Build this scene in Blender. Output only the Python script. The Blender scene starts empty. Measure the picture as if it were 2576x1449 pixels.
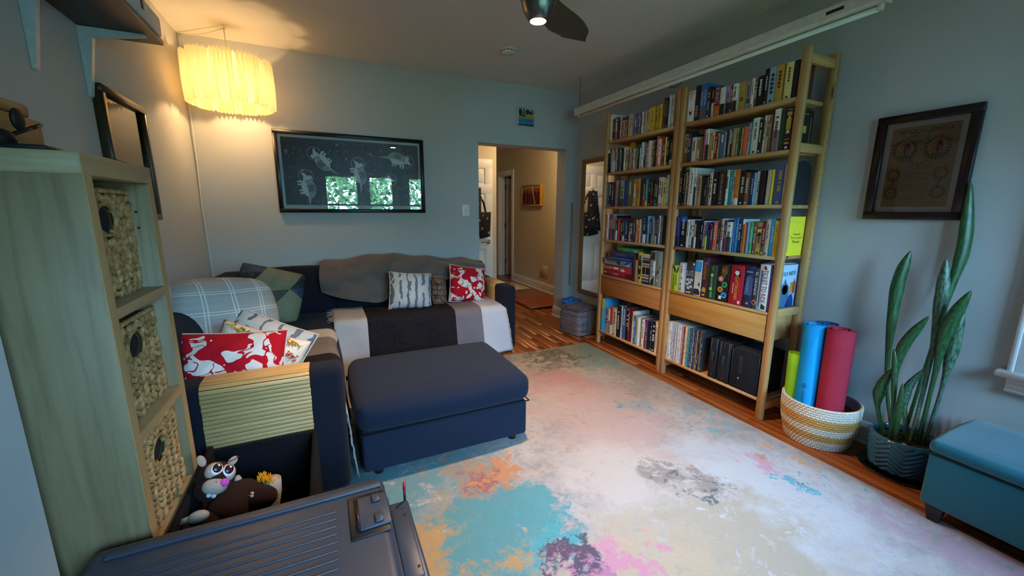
import bpy, bmesh, math, random
from mathutils import Vector, Matrix
random.seed(11)
D = bpy.data; SC = bpy.context.scene; COL = SC.collection
PI = math.pi
# ---------------------------------------------------------------- camera
cam = D.objects.new('camera', D.cameras.new('camera')); COL.objects.link(cam); SC.camera = cam
YAW, PITCH, ROLL = .4392, .1917, .0053
cf = Vector((math.sin(YAW)*math.cos(PITCH), math.cos(YAW)*math.cos(PITCH), -math.sin(PITCH)))
cr0 = Vector((math.cos(YAW), -math.sin(YAW), 0)); cu0 = cr0.cross(cf)
cr = cr0*math.cos(ROLL)+cu0*math.sin(ROLL); cu = -cr0*math.sin(ROLL)+cu0*math.cos(ROLL)
m = Matrix((cr, cu, -cf)).transposed().to_4x4(); m.translation = (-2.5073, -1.4825, 1.3497)
cam.matrix_world = m
cam.data.sensor_fit = 'HORIZONTAL'; cam.data.sensor_width = 36; cam.data.lens = 1001.89/2576*36
cam.data.clip_start = .02; cam.data.clip_end = 100
# ---------------------------------------------------------------- exposure, sky, daylight portals
SC.view_settings.view_transform = 'Standard'; SC.view_settings.look = 'None'
SC.view_settings.gamma = 1; SC.view_settings.use_curve_mapping = False
SC.view_settings.exposure = 0.7
SC.cycles.max_bounces = 10; SC.cycles.diffuse_bounces = 5; SC.cycles.glossy_bounces = 5
SC.cycles.transmission_bounces = 8; SC.cycles.caustics_reflective = False; SC.cycles.caustics_refractive = False
SC.cycles.sample_clamp_indirect = 6
w = D.worlds.new('sky'); SC.world = w; w.use_nodes = True
SKY_STRENGTH = 46
bg = w.node_tree.nodes['Background']; bg.inputs[0].default_value = (.37, .66, 1.0, 1); bg.inputs[1].default_value = SKY_STRENGTH
# ---------------------------------------------------------------- room measures (metres)
XL, XR, YB, YF, ZC = -3.42, .317, 2.688, -2.6, 2.685
PIER_X, PIER_Y = -3.15, -.28
DX0, DX1, DZ, WT = -.953, .155, 2.062, .21      # doorway in the far wall
HX1, HY, HYE, HXW = .82, 3.80, 6.40, -.275      # hall: right wall, cross wall, end wall, end of the cross wall
WIN_F = [(-2.45, -1.72), (-1.58, -.98), (-.72, .12)]; WIN_F_Z = (.82, 2.08)
WIN_R = (-1.95, -.975); WIN_R_Z = (.64, 2.02)
def portal(loc, rot, sx, sy):
    l = D.lights.new('window_daylight', 'AREA'); l.shape = 'RECTANGLE'; l.size = sx; l.size_y = sy; l.cycles.is_portal = True
    o = D.objects.new('window_daylight', l); COL.objects.link(o); o.location = loc; o.rotation_euler = rot
for a, b in WIN_F:
    portal(((a+b)/2, YF-.06, sum(WIN_F_Z)/2), (PI/2, 0, 0), b-a, WIN_F_Z[1]-WIN_F_Z[0])
portal((XR+.06, sum(WIN_R)/2, sum(WIN_R_Z)/2), (0, PI/2, 0), WIN_R_Z[1]-WIN_R_Z[0], WIN_R[1]-WIN_R[0])
# ---------------------------------------------------------------- materials
def lin(h):
    if not isinstance(h, str): return tuple(h)+(1,) if len(h) == 3 else h
    v = [int(h[i:i+2], 16)/255 for i in (0, 2, 4)]
    return tuple(c/12.92 if c <= .04045 else ((c+.055)/1.055)**2.4 for c in v)+(1,)
class N:
    def __init__(s, name, rough=.6, metal=0, spec=.4):
        s.m = D.materials.new(name); s.m.use_nodes = True; s.t = s.m.node_tree; s.b = s.t.nodes['Principled BSDF']
        s.b.inputs['Roughness'].default_value = rough; s.b.inputs['Metallic'].default_value = metal
        s.b.inputs['Specular IOR Level'].default_value = spec
    def n(s, typ, **k):
        x = s.t.nodes.new('ShaderNode'+typ)
        for a, v in k.items(): setattr(x, a, v)
        return x
    def put(s, sock, v):
        if hasattr(v, 'is_output') or isinstance(v, bpy.types.NodeSocket): s.t.links.new(v, sock)
        elif isinstance(v, str): sock.default_value = lin(v)
        else:
            try: sock.default_value = v
            except Exception: sock.default_value = tuple(v)+(1,)
    def co(s, kind='Object', scale=(1, 1, 1), rot=(0, 0, 0), loc=(0, 0, 0)):
        c = s.n('TexCoord'); mp = s.n('Mapping'); s.t.links.new(c.outputs[kind], mp.inputs[0])
        mp.inputs['Scale'].default_value = scale; mp.inputs['Rotation'].default_value = rot; mp.inputs['Location'].default_value = loc
        return mp.outputs[0]
    def noise(s, co, scale=5, detail=3, rough=.5, dist=0, col=False):
        x = s.n('TexNoise'); s.put(x.inputs['Vector'], co); x.inputs['Scale'].default_value = scale
        x.inputs['Detail'].default_value = detail; x.inputs['Roughness'].default_value = rough; x.inputs['Distortion'].default_value = dist
        return x.outputs[1 if col else 0]
    def vor(s, co, scale=5, out=0, feature='F1', rnd=1):
        x = s.n('TexVoronoi', feature=feature); s.put(x.inputs['Vector'], co); x.inputs['Scale'].default_value = scale
        x.inputs['Randomness'].default_value = rnd
        return x.outputs[out]
    def wave(s, co, scale=5, dist=0, axis='X', prof='SIN', dscale=1, detail=2):
        x = s.n('TexWave', bands_direction=axis, wave_profile=prof); s.put(x.inputs['Vector'], co)
        x.inputs['Scale'].default_value = scale; x.inputs['Distortion'].default_value = dist
        x.inputs['Detail Scale'].default_value = dscale; x.inputs['Detail'].default_value = detail
        return x.outputs[1]
    def ramp(s, f, stops, mode='LINEAR'):
        x = s.n('ValToRGB'); s.put(x.inputs[0], f); e = x.color_ramp; e.interpolation = mode
        while len(e.elements) < len(stops): e.elements.new(.5)
        for el, (p, c) in zip(e.elements, stops):
            el.position = p; el.color = lin(c) if isinstance(c, str) else (c, c, c, 1)
        return x.outputs[0]
    def mix(s, f, a, b, mode='MIX'):
        x = s.n('Mix', data_type='RGBA', blend_type=mode); s.put(x.inputs[0], f); s.put(x.inputs[6], a); s.put(x.inputs[7], b)
        return x.outputs[2]
    def math(s, op, a, b=0, clamp=False):
        x = s.n('Math', operation=op, use_clamp=clamp); s.put(x.inputs[0], a); s.put(x.inputs[1], b); return x.outputs[0]
    def vmath(s, op, a, b=(0, 0, 0), out=0):
        x = s.n('VectorMath', operation=op); s.put(x.inputs[0], a)
        if isinstance(b, (int, float)): x.inputs['Scale'].default_value = b
        else: s.put(x.inputs[1], b)
        return x.outputs[out]
    def sep(s, v):
        x = s.n('SeparateXYZ'); s.put(x.inputs[0], v); return x.outputs
    def rand(s): return s.n('ObjectInfo').outputs['Random']
    def base(s, c): s.put(s.b.inputs['Base Color'], c); return s
    def bump(s, h, strength=.3, dist=.01):
        x = s.n('Bump'); s.put(x.inputs['Height'], h); x.inputs['Strength'].default_value = strength; x.inputs['Distance'].default_value = dist
        s.put(s.b.inputs['Normal'], x.outputs[0]); return s
MATS = {}
def plain(c, rough=.6, metal=0, var=.08, scale=40, bump=0, bscale=200, spec=.4):
    """one colour with slight mottling"""
    key = ('plain', c, rough, metal, var, scale, bump, bscale, spec)
    if key in MATS: return MATS[key]
    n = N('mat_'+str(c), rough, metal, spec); co = n.co()
    b = lin(c); f = n.noise(co, scale, 3)
    n.base(n.mix(n.ramp(f, [(.3, 0.0), (.7, 1.0)]), tuple(x*(1-var) for x in b[:3]), tuple(min(1, x*(1+var)) for x in b[:3])))
    if bump: n.bump(n.noise(co, bscale, 4), bump, .004)
    MATS[key] = n.m; return n.m
def fabric(c1, c2, scale=350, rough=.95, bump=.4, big=.25, sheen=0.0):
    key = ('fabric', c1, c2, scale, rough, bump, big)
    if key in MATS: return MATS[key]
    n = N('mat_fabric_'+c1, rough, 0, .15); co = n.co(); a = n.noise(co, scale, 2); g = n.noise(co, 3, 3)
    n.base(n.mix(n.math('ADD', n.math('MULTIPLY', a, 1-big), n.math('MULTIPLY', g, big)), c1, c2))
    n.bump(n.math('ADD', a, n.math('MULTIPLY', n.noise(co, 14, 3), 1.5)), bump, .004)
    n.b.inputs['Sheen Weight'].default_value = sheen
    MATS[key] = n.m; return n.m
def wood(c1, c2, c3, axis='Z', fine=60, rough=.45, rnd=.0, knots=False, bump=.1):
    key = ('wood', c1, c2, c3, axis, fine, rough, rnd, knots)
    if key in MATS: return MATS[key]
    n = N('mat_wood_'+c1, rough, 0, .35)
    sc = {'X': (.06, 1, 1), 'Y': (1, .06, 1), 'Z': (1, 1, .06)}[axis]
    co = n.co('Object', sc)
    if rnd:
        off = n.n('CombineXYZ'); r = n.rand()
        for i, k in enumerate((3.1, 17.0, 7.7)): n.put(off.inputs[i], n.math('MULTIPLY', r, k))
        co = n.vmath('ADD', co, off.outputs[0])
    g = n.noise(co, fine, 4, .6, .6); h = n.noise(co, fine*.18, 3, .5, 1.2)
    col = n.mix(n.ramp(h, [(.35, 0.0), (.65, 1.0)]), c1, c2)
    col = n.mix(n.math('MULTIPLY', n.ramp(g, [(.45, 0.0), (.75, 1.0)]), .7), col, c3)
    if rnd:
        v = n.n('HueSaturation'); n.put(v.inputs['Color'], col)
        n.put(v.inputs['Value'], n.math('ADD', n.math('MULTIPLY', r, rnd), 1-rnd/2)); col = v.outputs[0]
    if knots:
        kc = {'X': (1.2, 5, 5), 'Y': (5, 1.2, 5), 'Z': (5, 5, 1.2)}[axis]
        kv = n.vor(n.vmath('MULTIPLY', n.co(), kc), 1.6)
        col = n.mix(n.ramp(kv, [(.05, 1.0), (.12, 0.0)]), col, '4a2a14')
    n.base(col); n.bump(g, bump, .002); MATS[key] = n.m; return n.m
def emis(c, s, name='mat_glow'):
    n = N(name); n.base(c); n.put(n.b.inputs['Emission Color'], c); n.b.inputs['Emission Strength'].default_value = s; return n.m
def glassy(c='ffffff', rough=.02, name='mat_glass', alpha=.12):
    """thin clear sheet: mostly see-through, with a gloss reflection"""
    n = N(name, rough); t = n.t
    tr = n.n('BsdfTransparent'); gl = n.n('BsdfGlossy'); gl.inputs['Roughness'].default_value = rough; mx = n.n('MixShader')
    n.put(tr.inputs[0], c)
    fr = n.n('Fresnel'); fr.inputs[0].default_value = 1.5
    n.put(mx.inputs[0], n.math('ADD', fr.outputs[0], alpha, True)); t.links.new(tr.outputs[0], mx.inputs[1]); t.links.new(gl.outputs[0], mx.inputs[2])
    t.links.new(mx.outputs[0], t.nodes['Material Output'].inputs[0]); return n.m
# ---------------------------------------------------------------- mesh helpers
class MB:
    def __init__(s): s.bm = bmesh.new(); s.uv = None
    def box(s, a, b, bevel=0, seg=2, mi=0, M=None):
        """a,b: opposite corners"""
        bm = s.bm; r = bmesh.ops.create_cube(bm, size=1); vs = r['verts']
        c = [(a[i]+b[i])/2 for i in range(3)]; d = [abs(b[i]-a[i]) for i in range(3)]
        for v in vs: v.co = Vector((v.co.x*d[0]+c[0], v.co.y*d[1]+c[1], v.co.z*d[2]+c[2]))
        fs = list({f for v in vs for f in v.link_faces})
        if bevel:
            es = list({e for v in vs for e in v.link_edges})
            g = bmesh.ops.bevel(bm, geom=es, offset=min(bevel, min(d)*.49), segments=seg, profile=.5, affect='EDGES')
            fs = list({f for f in g['faces']} | {f for v in g['verts'] for f in v.link_faces}); vs = list({v for f in fs for v in f.verts})
        for f in fs: f.material_index = mi; f.smooth = bool(bevel)
        if M:
            for v in vs: v.co = M @ v.co
        return vs
    def tube(s, pts, r, seg=8, closed=False, mi=0, cap=True):
        bm = s.bm; P = [Vector(p) for p in pts]; n = len(P); rings = []
        up = Vector((0, 0, 1)); last = None
        for i, p in enumerate(P):
            if closed: t = P[(i+1) % n]-P[i-1]
            else: t = P[min(i+1, n-1)]-P[max(i-1, 0)]
            t = t.normalized() if t.length > 1e-9 else up
            if last is None:
                a = t.cross(up) if abs(t.dot(up)) < .95 else t.cross(Vector((1, 0, 0)))
            else: a = last - t*last.dot(t)
            a.normalize(); last = a; b = t.cross(a)
            rr = r[i] if isinstance(r, (list, tuple)) else r
            rings.append([bm.verts.new(p+a*rr*math.cos(2*PI*k/seg)+b*rr*math.sin(2*PI*k/seg)) for k in range(seg)])
        for i in range(n if closed else n-1):
            A, B = rings[i], rings[(i+1) % n]
            for k in range(seg):
                f = bm.faces.new((A[k], A[(k+1) % seg], B[(k+1) % seg], B[k])); f.material_index = mi; f.smooth = True
        if cap and not closed:
            for R_ in (rings[0][::-1], rings[-1]):
                f = bm.faces.new(R_); f.material_index = mi
    def lathe(s, prof, c=(0, 0, 0), seg=32, mi=0, fn=None, cap=(True, True)):
        """prof: (r,z) list; fn(k,angle,r,z)->(r,z) for relief"""
        bm = s.bm; rings = []
        for j, (r, z) in enumerate(prof):
            ring = []
            for k in range(seg):
                a = 2*PI*k/seg; rr, zz = fn(j, a, r, z) if fn else (r, z)
                ring.append(bm.verts.new((c[0]+rr*math.cos(a), c[1]+rr*math.sin(a), c[2]+zz)))
            rings.append(ring)
        for A, B in zip(rings, rings[1:]):
            for k in range(seg):
                f = bm.faces.new((A[k], A[(k+1) % seg], B[(k+1) % seg], B[k])); f.material_index = mi; f.smooth = True
        if cap[0]: bm.faces.new(rings[0][::-1]).material_index = mi
        if cap[1]: bm.faces.new(rings[-1]).material_index = mi
        return rings
    def poly(s, pts, th=None, mi=0):
        """flat polygon from 3-D points; th = extrusion vector"""
        bm = s.bm; A = [bm.verts.new(p) for p in pts]
        f = bm.faces.new(A); f.material_index = mi
        if th is not None:
            B = [bm.verts.new(Vector(p)+Vector(th)) for p in pts]; n = len(A)
            bm.faces.new(B[::-1]).material_index = mi
            for i in range(n):
                g = bm.faces.new((A[i], B[i], B[(i+1) % n], A[(i+1) % n])); g.material_index = mi
    def ell(s, c, r, M=None, seg=16, rings=10, mi=0):
        g = bmesh.ops.create_uvsphere(s.bm, u_segments=seg, v_segments=rings, radius=1)
        R_ = r if hasattr(r, '__len__') else (r, r, r)
        for v in g['verts']:
            p = Vector((v.co.x*R_[0], v.co.y*R_[1], v.co.z*R_[2]))
            if M: p = M @ p
            v.co = p+Vector(c)
        for f in {f for v in g['verts'] for f in v.link_faces}: f.material_index = mi; f.smooth = True
    def grid(s, fn, nu, nv, mi=0, th=0, closed=False):
        """fn(u,v)->point, u,v in 0..1; th = thickness along the normal"""
        bm = s.bm
        if s.uv is None: s.uv = bm.loops.layers.uv.new('UVMap')
        P = [[Vector(fn(i/nu, j/nv)) for j in range(nv+1)] for i in range(nu+1)]
        def nor(i, j):
            a = P[min(i+1, nu)][j]-P[max(i-1, 0)][j]; b = P[i][min(j+1, nv)]-P[i][max(j-1, 0)]
            c = a.cross(b); return c.normalized() if c.length > 1e-12 else Vector((0, 0, 1))
        layers = []
        for sgn in ((1, -1) if th else (0,)):
            V = [[bm.verts.new(P[i][j]+(nor(i, j)*th*.5*sgn if th else Vector())) for j in range(nv+1)] for i in range(nu+1)]
            for i in range(nu):
                for j in range(nv):
                    q = [(i, j), (i+1, j), (i+1, j+1), (i, j+1)]
                    if sgn == -1: q = q[::-1]
                    f = bm.faces.new([V[a][b] for a, b in q]); f.material_index = mi; f.smooth = True
                    for l, (a, b) in zip(f.loops, q): l[s.uv].uv = (a/nu, b/nv)
            layers.append(V)
        if th:
            A, B = layers
            edge = [(i, 0) for i in range(nu)]+[(nu, j) for j in range(nv)]+[(i, nv) for i in range(nu, 0, -1)]+[(0, j) for j in range(nv, 0, -1)]
            for k in range(len(edge)):
                a, b = edge[k], edge[(k+1) % len(edge)]
                f = bm.faces.new((A[a[0]][a[1]], B[a[0]][a[1]], B[b[0]][b[1]], A[b[0]][b[1]])); f.material_index = mi; f.smooth = True
                for l, q in zip(f.loops, (a, a, b, b)): l[s.uv].uv = (q[0]/nu, q[1]/nv)
    def build(s, name, mats, parent=None, normals=True):
        if normals: bmesh.ops.recalc_face_normals(s.bm, faces=s.bm.faces)
        me = D.meshes.new(name); s.bm.to_mesh(me); s.bm.free()
        return link(name, me, mats, parent)
def link(name, me, mats, parent=None):
    if not isinstance(mats, (list, tuple)): mats = [mats]
    if not me.materials:
        for x in mats: me.materials.append(x)
    o = D.objects.new(name, me); COL.objects.link(o)
    if parent is not None: attach(o, parent)
    return o
def wloc(p):
    v = Vector(p.location)
    if p.parent: v = v+wloc(p.parent)+p.matrix_parent_inverse.translation
    return v
def attach(o, parent):
    o.parent = parent; o.matrix_parent_inverse = Matrix.Translation(-wloc(parent))
def thing(name, label, cat, loc, group=None):
    o = D.objects.new(name, None); COL.objects.link(o); o.location = loc; o.empty_display_size = .05
    return tag(o, label, cat, group)
def tag(o, label, cat, group=None):
    o['label'] = label; o['category'] = cat
    if group: o['group'] = group
    return o
def struct(o): o['kind'] = 'structure'; return o
def stuff(o): o['kind'] = 'stuff'; return o
def bx(name, a, b, mat, parent=None, bevel=0, seg=2):
    k = MB(); k.box(a, b, bevel, seg); return k.build(name, mat, parent)
def frame_of(ux, uy):
    """rotation matrix with columns ux, uy', n"""
    x = Vector(ux).normalized(); y = Vector(uy); y = (y-x*y.dot(x)).normalized(); z = x.cross(y)
    return Matrix((x, y, z)).transposed()
TEXTS = []
def text(s, c, right, up, w_, h_, mat, parent, name='lettering', th=.0006):
    """printed lettering centred at c, fitted in w_ x h_"""
    TEXTS.append((s, Vector(c), Vector(right).normalized(), Vector(up).normalized(), w_, h_, mat, parent, name, th))
def flush_texts():
    tmp = []
    for t in TEXTS:
        cu_ = D.curves.new('lettering', 'FONT'); cu_.body = t[0]; cu_.size = 1; cu_.extrude = 0; cu_.resolution_u = 2
        o = D.objects.new('tmp_lettering', cu_); COL.objects.link(o); tmp.append(o)
    dg = bpy.context.evaluated_depsgraph_get(); dg.update()
    for o, (s, c, r, u, w_, h_, mat, parent, name, th) in zip(tmp, TEXTS):
        me = D.meshes.new_from_object(o.evaluated_get(dg), depsgraph=dg)
        xs = [v.co.x for v in me.vertices]; ys = [v.co.y for v in me.vertices]
        if not xs: continue
        n = r.cross(u); sx = w_/(max(xs)-min(xs)); sy = h_/(max(ys)-min(ys)); mx, my = (max(xs)+min(xs))/2, (max(ys)+min(ys))/2
        for v in me.vertices: v.co = c+r*(v.co.x-mx)*sx+u*(v.co.y-my)*sy+n*th
        me.materials.clear(); link(name, me, mat, parent)
    for o in tmp:
        cu_ = o.data; D.objects.remove(o); D.curves.remove(cu_)
    TEXTS.clear()
def smooth01(x): x = max(0, min(1, x)); return x*x*(3-2*x)
def hash01(*a):
    v = math.sin(sum((i+1)*12.9898*x+78.233*(i+1) for i, x in enumerate(a)))*43758.5453
    return v-math.floor(v)

# ================================================================ the setting
def paint(c, name, rough=.85):
    n = N(name, rough, 0, .25); co = n.co(); f = n.noise(co, 1.2, 3); b = lin(c)
    n.base(n.mix(f, tuple(x*.965 for x in b[:3]), tuple(x*1.03 for x in b[:3]))); n.bump(n.noise(co, 260, 3), .08, .003); return n.m
WALL = paint('b3b5b3', 'mat_wall_paint'); CEIL = paint('cfcfcb', 'mat_ceiling_paint'); HALLP = paint('c6bca6', 'mat_hall_paint')
TRIM = plain('dfe0e0', .4, var=.02, scale=6); DOORW = plain('e2ded6', .42, var=.02, scale=5)
def walls(name, boxes, mat):
    k = MB()
    for a, b in boxes: k.box(a, b)
    return struct(k.build(name, mat))
walls('wall_left', [((XL-.12, PIER_Y, 0), (XL, YB+.21, ZC)), ((XL-.12, YF-.12, 0), (PIER_X, PIER_Y, ZC))], WALL)
walls('wall_back', [((XL, YB, 0), (DX0, YB+WT, ZC)), ((DX1, YB, 0), (HX1+.12, YB+WT, ZC)), ((DX0, YB, DZ), (DX1, YB+WT, ZC))], WALL)
a, b = WIN_R; z0, z1 = WIN_R_Z
walls('wall_right', [((XR, b, 0), (XR+.12, YB, ZC)), ((XR, YF-.12, 0), (XR+.12, a, ZC)), ((XR, a, 0), (XR+.12, b, z0)), ((XR, a, z1), (XR+.12, b, ZC))], WALL)
bxs = []; x = PIER_X; z0, z1 = WIN_F_Z
for a, b in WIN_F:
    bxs += [((x, YF-.12, 0), (a, YF, ZC)), ((a, YF-.12, 0), (b, YF, z0)), ((a, YF-.12, z1), (b, YF, ZC))]; x = b
bxs.append(((x, YF-.12, 0), (XR, YF, ZC)))
walls('wall_front', bxs, WALL)
struct(bx('ceiling', (XL-.12, YF-.12, ZC), (XR+.12, YB, ZC+.1), CEIL))
struct(bx('ceiling_hall', (-2.1, YB+WT, 2.46), (HX1+.8, HYE+.1, 2.56), CEIL))
walls('wall_hall_right', [((HX1, YB+WT, 0), (HX1+.12, 5.60, 2.46)), ((HX1, 6.24, 0), (HX1+.12, HYE, 2.46)), ((HX1, 5.60, 2.04), (HX1+.12, 6.24, 2.46))], HALLP)
walls('wall_hall_cross', [((-2.1, HY, 0), (HXW, HY+.1, 2.46))], HALLP)
walls('wall_hall_end', [((HXW-.6, HYE, 0), (HX1+.9, HYE+.1, 2.46)), ((-2.2, YB+WT, 0), (-2.1, HY+.1, 2.46)), ((HXW-.7, HY+.1, 0), (HXW-.6, HYE, 2.46)), ((HX1+.8, 5.2, 0), (HX1+.9, HYE, 2.46)), ((HX1+.12, 5.2, 0), (HX1+.8, 5.3, 2.46))], HALLP)
# floor: sub-floor slab and oak strips, each its own board
FLOORW = wood('8a4a20', '9c5a2a', '6a3414', 'Y', 45, .28, .35, bump=.05)
fl = struct(bx('floor', (XL-.12, YF-.12, -.1), (HX1+.9, HYE+.1, -.006), plain('54301a', .5)))
pw = .0575; plank_mesh = {}
def plank(x, y0, y1, p=fl):
    L_ = round(y1-y0, 3)
    if L_ not in plank_mesh:
        k = MB(); k.box((-pw/2+.0006, 0, -.012), (pw/2-.0006, L_-.0012, 0), .0012, 1); me = D.meshes.new('plank'); k.bm.to_mesh(me); k.bm.free()
        me.materials.append(FLOORW); plank_mesh[L_] = me
    o = link('plank', plank_mesh[L_], FLOORW); o.location = (x, y0, 0); o.parent = p
LENS = (1.05, 1.4, 1.75)
xi = -1.02; col_i = 0
while xi < HX1+.75:
    if xi < XR-.01: y = YF-.05-random.choice((0, .4, .8))
    else: y = YB+WT+.02
    end = HYE if xi > HXW-.5 else (HY if xi > -1 else 3.2)
    if xi > HX1: y, end = 5.35, HYE
    while y < end-.02:
        L_ = random.choice(LENS)
        y1 = min(y+L_, end)
        if end-y1 < .3: y1 = end
        if xi < XR+.02 and y1 > YF-.1 and xi > XR-.03 and y < YB: pass
        plank(xi, y, y1); y = y1
    xi += pw; col_i += 1
bxk = wood('8a4a20', '9c5a2a', '6a3414', 'Y', 45, .28)
struct(bx('floor_under_rug', (XL, YF, -.006), (-1.05, YB, -.0015), bxk)); struct(bx('floor_hall_side', (-2.1, YB, -.006), (-1.05, HY, -.0015), bxk))
# baseboards
def baseboard(name, a, b, n, mat=TRIM, h=.135):
    """run from a to b on the floor, n = outward direction"""
    A, B, n = Vector(a), Vector(b), Vector(n); k = MB()
    prof = [(0, 0), (.028, 0), (.028, .012), (.018, .024), (.016, h-.03), (.012, h-.018), (.009, h), (0, h)]
    k.poly([A+n*p+Vector((0, 0, q)) for p, q in prof], B-A); return struct(k.build(name, mat))
baseboard('baseboard_right', (XR, YF, 0), (XR, YB, 0), (-1, 0, 0))
baseboard('baseboard_back', (XL, YB, 0), (DX0-.001, YB, 0), (0, -1, 0))
baseboard('baseboard_back_stub', (DX1, YB, 0), (XR, YB, 0), (0, -1, 0))
baseboard('baseboard_jamb', (DX1, YB-.028, 0), (DX1, YB+WT, 0), (-1, 0, 0))
baseboard('baseboard_hall', (HX1, YB+WT, 0), (HX1, 5.53, 0), (-1, 0, 0), h=.15)
baseboard('baseboard_left', (XL, PIER_Y, 0), (XL, YB, 0), (1, 0, 0))
# windows
GLASS = glassy('f4fbff', .01, 'mat_window_glass', .02)
def window(name, c, along, nrm, wd, z0, z1, casing=.09, wall=.12):
    """c: centre of opening on the inner wall face (x,y); along: unit direction; nrm: into the room"""
    A, n, C = Vector(along+(0,)), Vector(nrm+(0,)), Vector(c+(0,))
    root = D.objects.new(name, None); COL.objects.link(root); root.location = C+Vector((0, 0, z0)); struct(root)
    def bar(nm, u0, u1, d0, d1, za, zb, mat=TRIM, p=root, bv=.003):
        pts = [C+A*u+n*d+Vector((0, 0, z)) for u, d, z in ((u0, d0, za), (u1, d1, zb))]
        return bx(nm, [min(pts[0][i], pts[1][i]) for i in range(3)], [max(pts[0][i], pts[1][i]) for i in range(3)], mat, p, bv, 1)
    h = wd/2
    for s in (-1, 1):
        cs = bar('casing', s*h, s*(h+casing), 0, .02, z0-.005, z1+casing)
        bar('bead', s*(h+casing*.78), s*(h+casing), .02, .028, z0-.005, z1+casing, TRIM, cs, .002)
        bar('jamb', s*(h-.025), s*h, -wall, 0, z0, z1)
    bar('casing', -h, h, 0, .02, z1, z1+casing)
    bar('sill', -h-casing-.03, h+casing+.03, -wall, .055, z0-.03, z0, bv=.006)
    ap = bar('apron', -h-casing+.005, h+casing-.005, 0, .02, z0-.1, z0-.03)
    bar('bead', -h-casing+.005, h+casing-.005, .02, .034, z0-.055, z0-.03, TRIM, ap, .008)
    bar('bead', -h-casing+.005, h+casing-.005, .02, .026, z0-.1, z0-.085, TRIM, ap, .003)
    zm = (z0+z1)/2
    for za, zb, d in ((z0, zm+.02, -.055), (zm-.02, z1, -.085)):
        sa = bar('sash', -h+.025, h-.025, d-.015, d+.015, za, za+.045)
        bar('sash', -h+.025, h-.025, d-.015, d+.015, zb-.04, zb)
        for s in (-1, 1): bar('sash', s*(h-.065), s*(h-.025), d-.015, d+.015, za, zb)
        bar('pane', -h+.06, h-.06, d-.002, d+.002, za+.04, zb-.035, GLASS, root, 0)
for i, (a, b) in enumerate(WIN_F): window('window_%d' % (i+1), ((a+b)/2, YF), (1, 0), (0, 1), b-a, *WIN_F_Z, casing=.06)
window('window_4', (XR, (WIN_R[0]+WIN_R[1])/2), (0, 1), (-1, 0), WIN_R[1]-WIN_R[0], *WIN_R_Z)
SHD = N('mat_roller_shade', .9); tl = SHD.n('BsdfTranslucent'); df = SHD.n('BsdfDiffuse'); mx = SHD.n('MixShader'); mx.inputs[0].default_value = .22
for b_ in (tl, df): b_.inputs[0].default_value = lin('dcdcd6')
SHD.t.links.new(df.outputs[0], mx.inputs[1]); SHD.t.links.new(tl.outputs[0], mx.inputs[2]); SHD.t.links.new(mx.outputs[0], SHD.t.nodes['Material Output'].inputs[0])
w4 = D.objects['window_4']; bx('roller_shade', (XR+.012, WIN_R[0]+.027, WIN_R_Z[0]+.02), (XR+.015, WIN_R[1]-.027, WIN_R_Z[1]-.03), SHD.m, w4); k = MB(); k.tube([(XR+.02, WIN_R[0]+.03, WIN_R_Z[1]-.03), (XR+.02, WIN_R[1]-.03, WIN_R_Z[1]-.03)], .02, 12); k.build('added_shade_roller', TRIM, w4)  # unseen shade and roller, added to dim the daylight from this side window
# outdoors seen through the front windows: lawn and hedge shrubs
struct(bx('lawn', (-14, -16, -.9), (14, YF-.2, -.8), plain('4a5c30', .9, var=.3, scale=8)))
LEAF = N('mat_leaf', .5); LEAF.base(LEAF.mix(LEAF.rand(), '4c6c34', '88a456')); LEAF = LEAF.m
for i, (sx_, sy_, sz_, r_) in enumerate(((-4.6, -7.4, 1.3, 1.55), (-2.2, -7.2, 1.2, 1.5), (.0, -7.3, 1.3, 1.5), (2.3, -7.4, 1.2, 1.55))):
    k = MB()
    for q in range(1500):
        th_, ph = random.uniform(0, 2*PI), math.acos(random.uniform(-.6, 1)); rr = r_*random.uniform(.75, 1.05)
        p = Vector((sx_+rr*math.sin(ph)*math.cos(th_), sy_+rr*math.sin(ph)*math.sin(th_)*.8, sz_+rr*math.cos(ph)*1.05))
        M_ = frame_of([random.uniform(-1, 1) for _ in range(3)], [random.uniform(-1, 1) for _ in range(3)]); l_ = random.uniform(.10, .19)
        k.poly([p+M_ @ Vector(v) for v in ((-l_, 0, 0), (0, -l_*.35, 0), (l_, 0, .02), (0, l_*.35, 0))])
    t = thing('shrub', ['tall leafy green shrub outside, leftmost behind the front windows', 'tall leafy green shrub outside the first front window', 'leafy green shrub outside the middle front window', 'leafy green shrub outside, rightmost behind the front windows'][i], 'shrub', (sx_, sy_, -.8), 'shrubs outside the windows')
    stuff(k.build('foliage', LEAF, t, False)); k = MB(); k.tube([(sx_, sy_, -.8), (sx_, sy_, sz_+.2)], .06, 6); k.build('stem', plain('4a3626', .9), t)
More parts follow.
